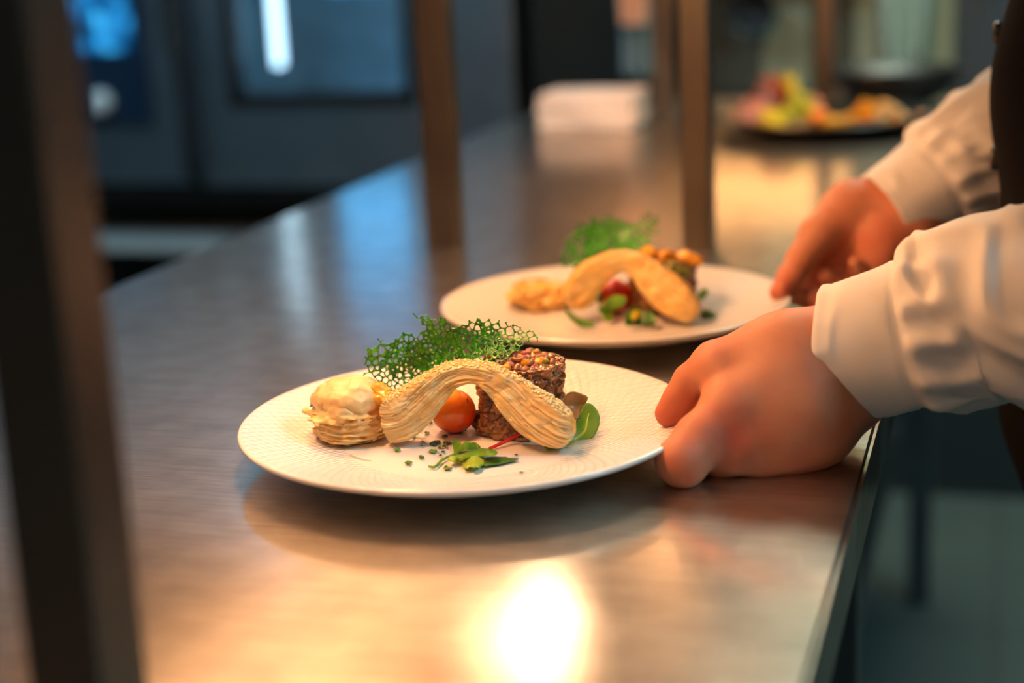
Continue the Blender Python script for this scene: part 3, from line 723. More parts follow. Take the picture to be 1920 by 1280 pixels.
def tartare(c, R, H, lean, seed, tones, ncell=340, nz=110, nth=210):
    r_ = np.random.RandomState(seed)
    prof = []
    for i in range(nz):
        t = i/(nz-1)
        if t < .06: prof.append((R*.95*t/.06, 0))
        elif t < .68: prof.append((R*(1+.03*math.sin(3*t)), H*(t-.06)/.62))
        else: prof.append((R*(1-((t-.68)/.32)**1.0), H))
    V = np.array([(r*math.cos(2*PI*k/nth), r*math.sin(2*PI*k/nth), z) for r, z in prof for k in range(nth)])
    nr = np.array([(math.cos(2*PI*k/nth)*(a != 2), math.sin(2*PI*k/nth)*(a != 2), (a == 2)*1.) for a in [0 if z <= 0 else (2 if z >= H and r < R*.97 else 1) for r, z in prof] for k in range(nth)])
    cells = np.concatenate([np.stack([R*np.cos(a), R*np.sin(a), z], -1) for a, z in [(r_.rand(ncell)*2*PI, r_.rand(ncell)*H)]])
    rr = R*np.sqrt(r_.rand(ncell//2)); aa = r_.rand(ncell//2)*2*PI; cells = np.r_[cells, np.stack([rr*np.cos(aa), rr*np.sin(aa), np.full(len(rr), H)], -1)]
    st_ = np.array([1, 1, 1.25]); W = V + .0024*np.stack([noise(V, 170, s) for s in (1, 2, 3)], -1) + .0012*np.stack([noise(V, 420, s) for s in (4, 5, 6)], -1)
    d = np.linalg.norm((W[:, None]-cells[None])*st_, axis=2); o2 = np.argpartition(d, 1, axis=1)[:, :2]
    dd = np.take_along_axis(d, o2, 1); sw = dd[:, 0] > dd[:, 1]; i1 = np.where(sw, o2[:, 1], o2[:, 0]); d1 = dd.min(1); d2 = dd.max(1)
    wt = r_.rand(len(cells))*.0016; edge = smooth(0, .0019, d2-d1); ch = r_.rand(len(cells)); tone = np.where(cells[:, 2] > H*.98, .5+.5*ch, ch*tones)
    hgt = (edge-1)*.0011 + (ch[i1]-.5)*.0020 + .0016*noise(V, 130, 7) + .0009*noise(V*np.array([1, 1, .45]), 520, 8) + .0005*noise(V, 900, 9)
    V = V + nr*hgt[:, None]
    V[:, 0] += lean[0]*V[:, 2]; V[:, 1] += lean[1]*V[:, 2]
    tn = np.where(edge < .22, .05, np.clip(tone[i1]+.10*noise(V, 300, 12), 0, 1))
    F = np.array([[i*nth+k, i*nth+(k+1) % nth, (i+1)*nth+(k+1) % nth, (i+1)*nth+k] for i in range(nz-1) for k in range(nth)])
    return V + np.array(c), F, tn
def chunk(name, c, r, mat, parent, seed=0):
    o = blob(name, c, r, mat, None, None, amp=.34, sc=260, seed=seed, n=14); under(parent, o); return o
CAR = org('carrot_dice', (.86, .36, .03), (.94, .50, .05), .18); ONI = org('red_onion_dice', (.48, .10, .10), (.66, .28, .20), .2); SHR = org('pink_beef_shred', (.50, .17, .07), (.68, .30, .13), .16, nscale=150); CAP = org('green_caper', (.16, .17, .03), (.27, .25, .05), .25)
for k, (px, py, R, H, lean, seed, lab) in enumerate([(972, 803, .0265, .0430, (.06, .10), 5, 'browned chopped beef tartare cylinder behind the arched pastry on the front plate'),
                                          (1240, 580, .0270, .0425, (.03, .05), 9, 'blurred chopped beef tartare cylinder on the rear plate')]):
    c = onz(px, py, PZ); c[2] = PZ
    r = empty('beef_tartare', tuple(c), lab, 'tartare', 'beef tartare cylinders')
    v, f, tn = tartare(c, R, H, lean, seed, .62)
    under(r, mesh('minced_beef', v, f, TART.m, attr=tn))
    tc = c + np.array([lean[0]*H, lean[1]*H, H])
    rs = np.random.RandomState(seed)
    for j in range(30):
        a = rs.rand()*2*PI; q = R*.88*math.sqrt(rs.rand()); kind = (0, 3, 3, 1, 3, 2)[j % 6]; f1, f2 = rs.uniform(.6, 1.1, 2)
        chunk(['carrot_dice', 'onion_dice', 'caper', 'beef_shred'][kind], tc+[q*math.cos(a), q*math.sin(a), .0003+.0008*rs.rand()], [(.0034*f1, .0026*f2, .0022), (.0026, .0022*f1, .0018), (.0023, .0022, .0019), (.0062*f1, .0019*f2, .0019) if j % 2 else (.0021*f2, .0050*f1, .0019)][kind], [CAR, ONI, CAP, SHR][kind], r, j)
    if k == 0:
        chunk('carrot_dice', P(1014, 680, 1.012), (.0048, .0036, .0036), CAR, r, 20)
        chunk('onion_dice', P(1003, 692, 1.008), (.0034, .0030, .0036), ONI, r, 21)
        chunk('caper', P(1020, 699, 1.010), (.0046, .003, .0028), CAP, r, 22)
        chunk('beef_shred', onz(905, 803, PZ)+np.array([0, 0, .005]), (.006, .006, .0065), org('dark_beef', (.10, .035, .015), (.24, .09, .03), .25), r, 23)
    else:
        for q in ((1215, 474), (1245, 480), (1288, 482), (1300, 488)): chunk('carrot_dice', P(*q, 1.295), (.0075, .006, .005), CAR, r, q[0] % 17)
        for q in ((1262, 500), (1278, 508)): chunk('caper', P(*q, 1.285), (.006, .005, .005), CAP, r, q[0] % 17)

# ------------------------------------------------------------------ cherry tomatoes
def tomato(px, py, d, rad, c1, c2, lab):
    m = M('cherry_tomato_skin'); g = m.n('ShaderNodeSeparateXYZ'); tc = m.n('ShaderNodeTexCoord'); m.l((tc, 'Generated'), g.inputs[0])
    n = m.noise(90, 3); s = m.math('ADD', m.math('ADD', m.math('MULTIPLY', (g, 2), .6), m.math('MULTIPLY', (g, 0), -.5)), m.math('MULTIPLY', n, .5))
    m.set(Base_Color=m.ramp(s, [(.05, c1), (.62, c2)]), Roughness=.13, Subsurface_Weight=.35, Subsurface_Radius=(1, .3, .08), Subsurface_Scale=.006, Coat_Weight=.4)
    m.bump(m.noise(500, 2), .05, .0005)
    c = P(px, py, d); c[2] = PZ+rad*.955
    r = empty('cherry_tomato', (c[0], c[1], PZ), lab, 'tomato', 'cherry tomatoes on the white plates')
    V = []; n_ = 48
    for i in range(n_+1):
        th = PI*i/n_
        for k in range(2*n_):
            ph = PI*k/n_; x, y, z = math.sin(th)*math.cos(ph), math.sin(th)*math.sin(ph), math.cos(th)
            z2 = z*.96 - .06*math.exp(-(th/.18)**2)
            V.append((x, y, z2))
    V = np.array(V)*rad; V = V@np.array(Matrix.Rotation(.5, 3, 'Y')).T + c; m_ = 2*n_
    F = np.array([[i*m_+k, (i+1)*m_+k, (i+1)*m_+(k+1) % m_, i*m_+(k+1) % m_] for i in range(n_) for k in range(m_)])
    under(r, mesh('fruit', V, F, m.m)); return r, c
t1, tc1 = tomato(850, 771, 1.018, .01435, (.78, .06, .005), (1.0, .38, .03), 'orange-red cherry tomato under the pastry arch on the front plate')
t2, tc2 = tomato(1152, 540, 1.31, .0145, (.50, .008, .004), (.62, .015, .006), 'deep red cherry tomato under the pastry arch on the rear plate')
sc_ = sheet('stem_scar', [(math.cos(a)*(1+.5*(i % 2)), math.sin(a)*(1+.5*(i % 2))) for i, a in enumerate(np.linspace(0, 2*PI, 11)[:-1])], lambda a, b: P(877+a*1.3+b, 752+b*5, 1.0035)+np.array([0, 0, 0]), plain('dark_stem_scar', (.22, .06, .01), .6), step=.5, th=.0004)
under(t1, sc_)

# ------------------------------------------------------------------ green lace tuiles
TU = M('green_lace_crisp'); _n = TU.noise(170, 4)
TU.set(Base_Color=TU.ramp(_n, [(.32, (.004, .07, .006)), (.52, (.012, .22, .010)), (.72, (.08, .42, .02))]), Roughness=.16, Specular_IOR_Level=.7, Coat_Weight=.4, Subsurface_Weight=.15, Subsurface_Radius=(.2, 1, .1), Subsurface_Scale=.002)
TU.bump(TU.noise(900, 3), .5, .0006)
TF = M('green_lace_film'); TF.set(Base_Color=TF.ramp(TF.noise(200, 3), [(.3, (.006, .17, .005)), (.75, (.10, .50, .012))]), Roughness=.14, Subsurface_Weight=.4, Subsurface_Radius=(.3, 1, .1), Subsurface_Scale=.002, Coat_Weight=.2)
def lace(parent, outline, pos, cell, seed, r0=.00042, film=.3, jit=.50, ragged=True):
    O = np.array(outline, float); rs = np.random.RandomState(seed)
    def inside(x, y):
        c = False; j = len(O)-1
        for i in range(len(O)):
            if (O[i][1] > y) != (O[j][1] > y) and x < (O[j][0]-O[i][0])*(y-O[i][1])/(O[j][1]-O[i][1])+O[i][0]: c = not c
            j = i
        return c
    lo, hi = O.min(0)-cell*2, O.max(0)+cell*2; pts = []
    row = 0; y = lo[1]
    while y < hi[1]:
        x = lo[0] + (cell/2 if row % 2 else 0)
        while x < hi[0]:
            pts.append(Vector((x+rs.uniform(-jit, jit)*cell, y+rs.uniform(-jit, jit)*cell))); x += cell
        y += cell*.87; row += 1
    # thin out some points so that cell sizes vary
    pts = [p for p in pts if rs.rand() > .26]
    r = delaunay_2d_cdt(pts, [], [], 0, 1e-6); vs, fs = r[0], r[2]
    cc = []
    for f in fs:
        a, b, c = (vs[i] for i in f); d = 2*(a.x*(b.y-c.y)+b.x*(c.y-a.y)+c.x*(a.y-b.y))
        if abs(d) < 1e-9: cc.append((a.x, a.y)); continue
        A, B, C_ = a.length_squared, b.length_squared, c.length_squared
        cc.append(((A*(b.y-c.y)+B*(c.y-a.y)+C_*(a.y-b.y))/d, (A*(c.x-b.x)+B*(a.x-c.x)+C_*(b.x-a.x))/d))
    ed = {}
    for i, f in enumerate(fs):
        for k in range(3):
            e = tuple(sorted((f[k], f[(k+1) % 3]))); ed.setdefault(e, []).append(i)
    E0, E1 = O, np.roll(O, -1, 0)
    def near(x, y):
        p_ = np.array([x, y]); ab = E1-E0; t = np.clip(((p_-E0)*ab).sum(1)/((ab*ab).sum(1)+1e-9), 0, 1)
        return np.linalg.norm(E0+ab*t[:, None]-p_, axis=1).min() < cell*.42
    okv = [inside(*c) or near(*c) for c in cc]; V = []; F = []; n = 6
    p3 = {}
    def q3(i):
        if i not in p3: p3[i] = np.array(pos(*cc[i]))
        return p3[i]
    rad = {}
    def rr(i):
        if i not in rad: rad[i] = r0*rs.uniform(.8, 1.55)
        return rad[i]
    for e, t in ed.items():
        if len(t) != 2 or not (okv[t[0]] and okv[t[1]]): continue
        a, b = q3(t[0]), q3(t[1]); L = np.linalg.norm(b-a)
        if L < 1e-5 or L > .012: continue
        T = (b-a)/L; u = np.cross(T, [.3, .2, .9]); u /= np.linalg.norm(u); w_ = np.cross(T, u)
        ra, rb = rr(t[0]), rr(t[1]); rm = min(ra, rb)*rs.uniform(.6, .9)
        prof_ = [(-.35*ra/L, .45*ra), (0, ra*1.15), (.28, rm*1.05), (.5, rm), (.72, rm*1.05), (1, rb*1.15), (1+.35*rb/L, .45*rb)]
        base = len(V)
        for s_, q in prof_:
            for k in range(n): an = 2*PI*k/n; V.append(a+T*L*s_+q*(math.cos(an)*u+math.sin(an)*w_))
        for i in range(len(prof_)-1):
            for k in range(n): F.append([base+i*n+k, base+i*n+(k+1) % n, base+(i+1)*n+(k+1) % n, base+(i+1)*n+k])
    o = mesh('lace', V, np.array(F), TU.m); under(parent, o)
    # webs that round off and partly close the cells
    VF = []; FF = []; star = {}
    for i, f in enumerate(fs):
        for k in f: star.setdefault(k, []).append(i)
    for k, tr in star.items():
        if len(tr) < 4 or not all(okv[i] for i in tr): continue
        fl = film(vs[k].x, vs[k].y) if callable(film) else film
        c0 = np.mean([cc[i] for i in tr], 0); an = sorted(tr, key=lambda i: math.atan2(cc[i][1]-c0[1], cc[i][0]-c0[0]))
        W0 = np.array([cc[i] for i in an]); m_ = len(W0)
        W0 = np.stack([W0, (W0+np.roll(W0, -1, 0))/2], 1).reshape(-1, 2)
        rm = np.linalg.norm(W0-c0, axis=1).mean(); u = W0-c0; un = u/(np.linalg.norm(u, axis=1)[:, None]+1e-9)
        hole = rs.uniform(.50, .86) if rs.rand() > fl else rs.uniform(.12, .45)
        if fl < .1: hole = rs.uniform(.78, .9)
        rin = np.minimum(rm*hole, np.linalg.norm(u, axis=1)*.92)
        W1 = c0 + un*(rin*(1+.10*rs.uniform(-1, 1, len(u))))[:, None]; Wm = (W0+W1)/2
        b0_ = len(VF); q_ = len(W0)
        pc = np.array(pos(*c0)); sag = rs.uniform(-1, 1)*.0005
        for W_, sg in ((W0, 0), (Wm, .6), (W1, 1)):
            for w1 in W_: VF.append(np.array(pos(*w1)) + np.array([0, sag*sg, sag*sg*.3]))
        for a_ in range(2):
            for j in range(q_): FF.append([b0_+a_*q_+j, b0_+a_*q_+(j+1) % q_, b0_+(a_+1)*q_+(j+1) % q_, b0_+(a_+1)*q_+j])
    if FF:
        fo = mesh('lace_film', VF, np.array(FF), TF.m); s = fo.modifiers.new('s', 'SOLIDIFY'); s.thickness = .00045; s.offset = 0; under(parent, fo)
    return o
tu1 = empty('lace_tuile', tuple(onz(800, 745, PZ)), 'bright green lace tuile leaning behind the pastry arch on the front plate, sharp', 'tuile', 'green lace tuiles')
OUT1 = [(683, 706), (684, 675), (692, 655), (703, 640), (709, 627), (716, 635), (722, 645), (738, 642), (746, 630), (757, 624), (770, 630), (788, 626), (797, 618), (790, 603), (777, 590), (800, 592), (823, 594), (838, 606), (850, 613), (872, 606), (896, 599), (915, 602), (935, 604), (958, 611), (980, 618), (1000, 626), (1012, 634), (1000, 641), (985, 648), (966, 656), (950, 670), (935, 679), (900, 684), (860, 686), (820, 700), (790, 712), (760, 724), (738, 731), (722, 722), (700, 712)]
def pos1(x, y):
    d = 1.020 + .012*math.sin((x-690)/52.) + .010*math.sin((y-590)/34.+x/70.) + .00012*max(0, 700-x)*.6 - .00018*max(0, x-940)
    return P(x, y, d)
def film1(x, y): return .42 if (x < 930 and y < 690) else .06
lace(tu1, OUT1, pos1, 10.0, 3, .00046, film1)
OUT1b = [(745, 648), (790, 640), (830, 622), (870, 618), (905, 612), (935, 622), (962, 640), (985, 645), (960, 662), (925, 680), (880, 686), (830, 690), (790, 704), (740, 716), (716, 690), (720, 665)]
lace(tu1, OUT1b, lambda x, y: P(x, y, 1.030 + .012*math.sin((x-690)/52.) + .010*math.sin((y-590)/34.+x/70.)+.004*math.sin(x/20.)), 11.0, 8, .00045, .10)
tu2 = empty('lace_tuile', tuple(onz(1140, 540, PZ)), 'blurred green lace tuile behind the rear plate pastry arch', 'tuile', 'green lace tuiles')
OUT2 = [(1050, 500), (1052, 465), (1062, 440), (1082, 422), (1110, 410), (1140, 404), (1165, 408), (1185, 420), (1200, 418), (1205, 406), (1220, 400), (1236, 410), (1234, 432), (1222, 446), (1214, 468), (1190, 476), (1150, 478), (1110, 486), (1080, 500), (1060, 506)]
lace(tu2, OUT2, lambda x, y: P(x, y, 1.315+.02*math.sin((x-1040)/60.)+.012*math.sin(y/30.)), 10.5, 5, .00050, lambda x, y: .75 if 1105 < x < 1200 and y > 415 else .12)
lace(tu2, [(1095, 485), (1100, 430), (1140, 412), (1190, 425), (1205, 450), (1195, 478), (1140, 482)], lambda x, y: P(x, y, 1.328+.02*math.sin((x-1040)/60.)), 10.5, 6, .00055, .6)

# ------------------------------------------------------------------ herbs on the front plate
def zpx(x0, y0, s, base=PZ, hf=None):
    def pos(a, b):
        x, y = x0+a/s, y0+b/s; h = hf(a, b) if hf else 0
        p = onz(x, y, base+.0007+h); return p
    return pos
S5 = 1920/280.
pr = empty('parsley_sprig', tuple(onz(880, 865, PZ)), 'fresh green parsley sprig lying at the front of the front plate', 'herb')
lobes = [([(745, 250), (770, 228), (800, 225), (835, 245), (850, 275), (842, 300), (880, 292), (905, 262), (935, 255), (965, 275), (990, 270), (1020, 268), (1060, 282), (1085, 300), (1108, 322), (1085, 345), (1040, 355), (990, 368), (920, 372), (880, 380), (830, 400), (790, 425), (755, 425), (762, 380), (745, 320)], LG, lambda a, b: .005*max(0, (425-b)/200) + .0012*math.sin(a/45.)),
         ([(985, 375), (1040, 355), (1100, 345), (1180, 352), (1215, 350), (1260, 368), (1300, 375), (1330, 398), (1310, 425), (1250, 440), (1180, 442), (1100, 448), (1010, 452), (900, 470), (800, 480), (760, 440), (860, 425)], LG, lambda a, b: .0035+.0010*math.sin(a/60.)+.0018*max(0, (a-1100)/200.)),
         ([(1150, 470), (1200, 458), (1290, 450), (1380, 458), (1440, 455), (1455, 472), (1520, 470), (1605, 478), (1570, 495), (1500, 510), (1430, 522), (1380, 540), (1290, 555), (1200, 565), (1140, 575)], LD, lambda a, b: .0008),
         ([(680, 470), (740, 435), (830, 450), (900, 468), (1000, 448), (1100, 445), (1165, 470), (1180, 495), (1150, 520), (1145, 560), (1100, 570), (1095, 603), (1045, 580), (1010, 595), (960, 570), (935, 605), (900, 600), (870, 560), (840, 515), (790, 525), (740, 515), (700, 500)], LY, lambda a, b: .0022+.0012*math.sin(a/50.)),
         ([(625, 590), (660, 560), (700, 590), (760, 600), (700, 615), (640, 620)], LD, lambda a, b: .0004)]
for pts_, mt, hf in lobes: under(pr, sheet('leaflet', pts_, zpx(740, 790, S5, hf=hf), mt, step=22, th=.00045))
zz = zpx(740, 790, S5, hf=lambda a, b: .001)
under(pr, tube('stem', [zz(*q) for q in ((438, 575), (500, 588), (550, 560), (600, 500), (680, 455), (770, 425), (860, 432))], [.0007, .0009, .0009, .0009, .0008, .0008, .0005], LG))
rs_ = tube('beet_stem', [onz(917, 841, PZ+.001), onz(935, 833, PZ+.002), onz(958, 822, PZ+.004), onz(984, 808, PZ+.007)], [.0009, .0011, .0011, .0010], org('crimson_stem', (.50, .008, .03), (.62, .02, .05), .2))
tag(rs_, 'thin crimson beet leaf stem sticking out from under the pastry arch', 'stem')
# chopped herb flakes
FL = [(745, 842, 5), (776, 817, 3), (800, 810, 3.2), (793, 828, 3), (811, 831, 5.5), (821, 827, 5), (834, 817, 5), (836, 829, 4), (843, 829, 3), (814, 845, 7), (790, 856, 5), (767, 866, 6), (824, 837, 3), (834, 836, 4), (831, 846, 3.2), (807, 792, 3.5), (790, 835, 1.6), (826, 853, 2.2), (872, 806, 2.6), (968, 852, 2.4), (977, 885, 3)]
hints = ['beside the pastry round', 'nearest the strip foot', 'left of the tomato', 'small, between strip foot and parsley', 'large, in the cluster left of the parsley', 'darkest in the cluster left of the parsley', 'long, touching the tomato base', 'at the right of the flake cluster', 'beside the parsley tip',
         'longest, above the parsley stem', 'crescent shaped, left of the parsley stem', 'thin and flat, farthest to the front left', 'tiny, inside the cluster', 'flat, above the upper parsley lobe', 'small, touching the parsley stem', 'under the arch beside the strip', 'speck left of the cluster', 'brown speck by the stem', 'under the tomato on its right', 'speck right of the parsley', 'pale, near the front rim']
for k, ((x, y, s_), hnt) in enumerate(zip(FL, hints)):
    s_ *= 1.35
    n = 9; an = random.uniform(0, 3); pts_ = []
    for i in range(n):
        t = 2*PI*i/n; r = random.uniform(.55, 1.15); a, b = r*math.cos(t)*1.1, r*math.sin(t)*.75; pts_.append((a, b))
    f = sheet('herb_flake', pts_, (lambda x, y, s_, q: (lambda a, b: onz(x+a*s_, y+b*s_*.6, PZ+.0006+.0010*abs(math.sin(a*3+q)))))(x, y, s_, an), LD if k % 3 else LG, step=.35, th=.0005)
    tag(f, 'chopped green herb flake on the front plate, '+hnt, 'herb flake', 'chopped herb flakes on the front plate')
fb = tube('pastry_thread', [onz(655, 851, PZ+.0008), onz(668, 856, PZ+.0010), onz(684, 861, PZ+.0008), onz(697, 863, PZ+.0004)], [.0003, .0005, .0004, .0002], org('pale_thread', (.86, .74, .56), (.9, .8, .64)), n=6)
tag(fb, 'thin pale pastry thread in front of the pastry round', 'crumb')
# two leaves at the right of the front plate
lf = empty('salad_leaf', tuple(onz(1080, 842, PZ)), 'round green spinach leaf curling up at the right of the front plate arch', 'leaf')
g1 = [(1016, 838), (1034, 845), (1060, 845), (1085, 840), (1108, 826), (1121, 806), (1126, 786), (1120, 768), (1108, 756), (1097, 755), (1090, 768), (1080, 790), (1062, 812), (1040, 826)]
under(lf, sheet('blade', g1, lambda x, y: P(x, y, .984 + .00030*(x-1060)*.5 + .0055*math.sin((x-1030)/28.)*math.sin((y-755)/34.) - .00011*(y-840)), LM, step=5, th=.0006))
under(lf, tube('midrib', [P(1040, 840, .9795), P(1075, 829, .9790), P(1098, 806, .981), P(1104, 775, .986)], [.0009, .0008, .0006, .0004], LY))
lb = sheet('salad_leaf', [(1052, 772), (1055, 750), (1063, 737), (1075, 733), (1090, 738), (1104, 744), (1098, 757), (1090, 770), (1084, 786), (1070, 788)], lambda x, y: P(x, y, .992+.006*math.sin((x-1050)/22.)+.004*math.sin(y/13.)), LR, step=5, th=.0007)
tag(lb, 'bronze-brown folded leaf above the green spinach leaf on the front plate', 'leaf')
# herbs on the rear plate
def herb2(outline, d, mat, lab, cat='leaf'):
    o = sheet('salad_leaf', outline, lambda x, y: P(x, y, d+.004*math.sin(x/9.)+.003*math.sin(y/7.)), mat, step=5, th=.0010)
    return tag(o, lab, cat, 'green leaves on the rear plate')
herb2([(1058, 578), (1066, 582), (1084, 598), (1114, 603), (1118, 613), (1090, 615), (1076, 604), (1062, 590)], 1.262, LG, 'slender green sprig at the left front of the rear plate')
herb2([(1116, 555), (1125, 545), (1132, 552), (1130, 566), (1120, 568)], 1.285, LD, 'small dark green leaf left of the red tomato')
herb2([(1130, 572), (1140, 558), (1158, 552), (1176, 556), (1174, 570), (1160, 580), (1148, 580), (1150, 602), (1136, 604), (1130, 590), (1118, 580)], 1.272, LM, 'pale green leaf in front of the red tomato')
herb2([(1170, 612), (1172, 590), (1182, 577), (1200, 573), (1208, 584), (1222, 582), (1232, 596), (1228, 612), (1200, 610)], 1.258, LD, 'dark green curly parsley cluster in front of the rear plate arch')
herb2([(1182, 596), (1186, 582), (1200, 580), (1203, 590), (1192, 602)], 1.254, leafmat('yellow_herb', (.60, .50, .02), (.75, .62, .05)), 'yellow leaf inside the dark parsley cluster of the rear plate')
herb2([(1308, 560), (1312, 544), (1326, 540), (1328, 550), (1318, 562)], 1.29, LG, 'small green leaf right of the tartare on the rear plate')
herb2([(1312, 598), (1314, 582), (1330, 580), (1348, 592), (1330, 598)], 1.275, LD, 'dark green leaf at the right foot of the rear plate arch')

# ------------------------------------------------------------------ the cook
person = empty('person', (.12, 1.25, 0), 'person in a white shirt and black buttoned vest setting down two plates with both hands', 'person')
def SKIN():
    m = M('warm_skin'); n = m.noise(28, 4); n2 = m.noise(9, 2)
    s = m.math('ADD', m.math('MULTIPLY', n, .5), m.math('MULTIPLY', n2, .5))
    m.set(Base_Color=m.ramp(s, [(.36, (.52, .17, .09)), (.52, (.62, .25, .14)), (.66, (.66, .31, .19))]), Roughness=.55, Specular_IOR_Level=.3, Subsurface_Weight=.35, Subsurface_Radius=(1, .35, .18), Subsurface_Scale=.009)
    at = m.n('ShaderNodeAttribute', attribute_name='tone'); mx_ = m.n('ShaderNodeMix', data_type='RGBA'); src = m.b.inputs['Base Color'].links[0].from_socket
    m.l((at, 'Fac'), mx_.inputs[0]); m.t.links.new(src, mx_.inputs[6]); mx_.inputs[7].default_value = (.60, .11, .07, 1); m.l((mx_, 2), m.b.inputs['Base Color'])
    m.bump(m.noise(420, 4), .10, .0008); return m.m
SK = SKIN()
def chainf(p, d, lst, k):
    """lst: (px,py,depth,r_mm) nodes -> smooth-joined tapered chain"""
    Q = [(P(*q[:3]), q[3]/1000) for q in lst]
    for (a, ra), (b, rb) in zip(Q[:-1], Q[1:]):
        c = cone(p, a, b, ra, rb); d = c if d is None else smin(d, c, k)
    return d
def near_hand(p):
    d = chainf(p, None, [(1850, 600, .935, 33), (1660, 668, .975, 25), (1575, 690, .979, 29)], .01)
    # back of the hand : four metacarpals and the thumb web
    d = chainf(p, d, [(1575, 655, .972, 29), (1470, 675, .966, 26), (1352, 692, .962, 17.5)], .016)
    d = chainf(p, d, [(1562, 700, .972, 27), (1480, 740, .955, 25), (1385, 765, .945, 17)], .016)
    d = chainf(p, d, [(1566, 730, .973, 25), (1500, 790, .952, 23), (1400, 830, .942, 15.5)], .016)
    d = chainf(p, d, [(1575, 742, .976, 22), (1528, 797, .958, 19), (1462, 834, .950, 16)], .016)
    d = chainf(p, d, [(1555, 690, .990, 28), (1450, 750, .985, 24), (1400, 760, .985, 18)], .016)      # palm side
    out = d
    th = chainf(p, None, [(1400, 690, .972, 17), (1340, 688, .974, 14.5), (1298, 716, .975, 11.2), (1276, 750, .975, 10.2), (1255, 775, .975, 8.6)], .004)
    ix = chainf(p, None, [(1420, 745, .950, 18), (1368, 772, .945, 17), (1315, 825, .938, 15.2), (1279, 865, .930, 14.2)], .006)
    ix = smin(ix, chainf(p, None, [(1279, 865, .930, 14.0), (1284, 850, .955, 8.2), (1262, 838, .970, 6.6)], .003), .006)
    md = chainf(p, None, [(1420, 815, .945, 15), (1372, 852, .942, 12.2), (1350, 866, .950, 10.5), (1330, 850, .975, 8.0)], .004)
    rg = chainf(p, None, [(1462, 832, .950, 15), (1425, 862, .947, 12.0), (1400, 866, .962, 9.6), (1362, 852, .985, 8)], .004)
    pk = chainf(p, None, [(1530, 812, .957, 16), (1482, 848, .953, 13.8), (1452, 860, .965, 9.5), (1415, 850, .985, 7.5)], .004)
    out = smin(out, th, .007); out = smin(out, ix, .007)
    out = smin(out, md, .006); out = smin(out, rg, .006); out = smin(out, pk, .006)
    # crease between the index knuckle and the middle finger
    cr = cone(p, P(1352, 815, .920), P(1385, 790, .925), .0030, .0035)
    out = np.maximum(out, -(cr-.001)+0*out) if False else out + .0007*np.exp(-(np.maximum(cr, 0)/.005)**2)
    return out + .0004*noise(p, 60, 3)
def far_hand(p):
    d = chainf(p, None, [(1850, 290, 1.33, 38), (1745, 362, 1.33, 31), (1690, 402, 1.33, 30)], .01)
    d = chainf(p, d, [(1690, 395, 1.335, 29), (1600, 402, 1.338, 26), (1540, 440, 1.335, 17)], .014)     # index side of the palm
    d = chainf(p, d, [(1695, 430, 1.335, 28), (1620, 450, 1.345, 25), (1560, 480, 1.345, 18)], .014)
    d = chainf(p, d, [(1700, 440, 1.325, 27), (1655, 455, 1.318, 23), (1650, 480, 1.315, 17)], .010)     # heel of the palm, lit
    th = chainf(p, None, [(1580, 412, 1.325, 19), (1536, 440, 1.318, 16), (1503, 486, 1.305, 11.8), (1482, 520, 1.295, 10.4), (1462, 548, 1.284, 8.2)], .005)
    ix = chainf(p, None, [(1560, 480, 1.345, 15), (1520, 530, 1.335, 11.5), (1512, 556, 1.318, 9.2), (1494, 556, 1.300, 7.6)], .004)
    md = chainf(p, None, [(1590, 490, 1.345, 15), (1555, 540, 1.335, 11.5), (1540, 560, 1.318, 9.2), (1530, 562, 1.300, 7.8)], .004)
    rg = chainf(p, None, [(1620, 490, 1.342, 15), (1600, 535, 1.332, 11), (1580, 545, 1.315, 8.5), (1546, 520, 1.305, 7.0)], .004)
    pk = chainf(p, None, [(1650, 490, 1.335, 14), (1640, 525, 1.325, 10), (1622, 520, 1.312, 7.6), (1605, 492, 1.300, 6.6)], .004)
    out = smin(d, th, .009)
    for f in (ix, md, rg, pk): out = smin(out, f, .003)
    cr = cone(p, P(1612, 405, 1.285), P(1618, 480, 1.285), .004, .006)
    out = out + .0035*np.exp(-(np.maximum(cr, 0)/.009)**2)
    return out
def bounds(pts, m):
    A = np.array(pts); return A.min(0)-m, A.max(0)+m
lo, hi = bounds([P(1255, 775, .975), P(1660, 675, .968), P(1279, 865, .930), P(1452, 860, .985), P(1540, 600, 1.0), P(1520, 840, .93)], .036)
hv1 = surfnet(near_hand, lo, hi, .0013)
lo, hi = bounds([P(1462, 548, 1.284), P(1745, 362, 1.33), P(1560, 560, 1.345), P(1650, 520, 1.30)], .036)
hv2 = surfnet(far_hand, lo, hi, .0014)
def w_(*a): return np.array(a, float)
ELN, ELF = P(2120, 545, .890), P(2170, 70, 1.33)
SHN, SHF = w_(.13, 1.07, 1.38), w_(.13, 1.43, 1.38)
def torso(p):
    d = ell(p, (.125, 1.25, 1.22), (.115, .165, .26)); d = smin(d, ell(p, (.125, 1.25, .93), (.125, .155, .22)), .06)
    d = smin(d, cone(p, (.13, 1.11, 1.40), (.13, 1.39, 1.40), .062, .062), .05)
    return d
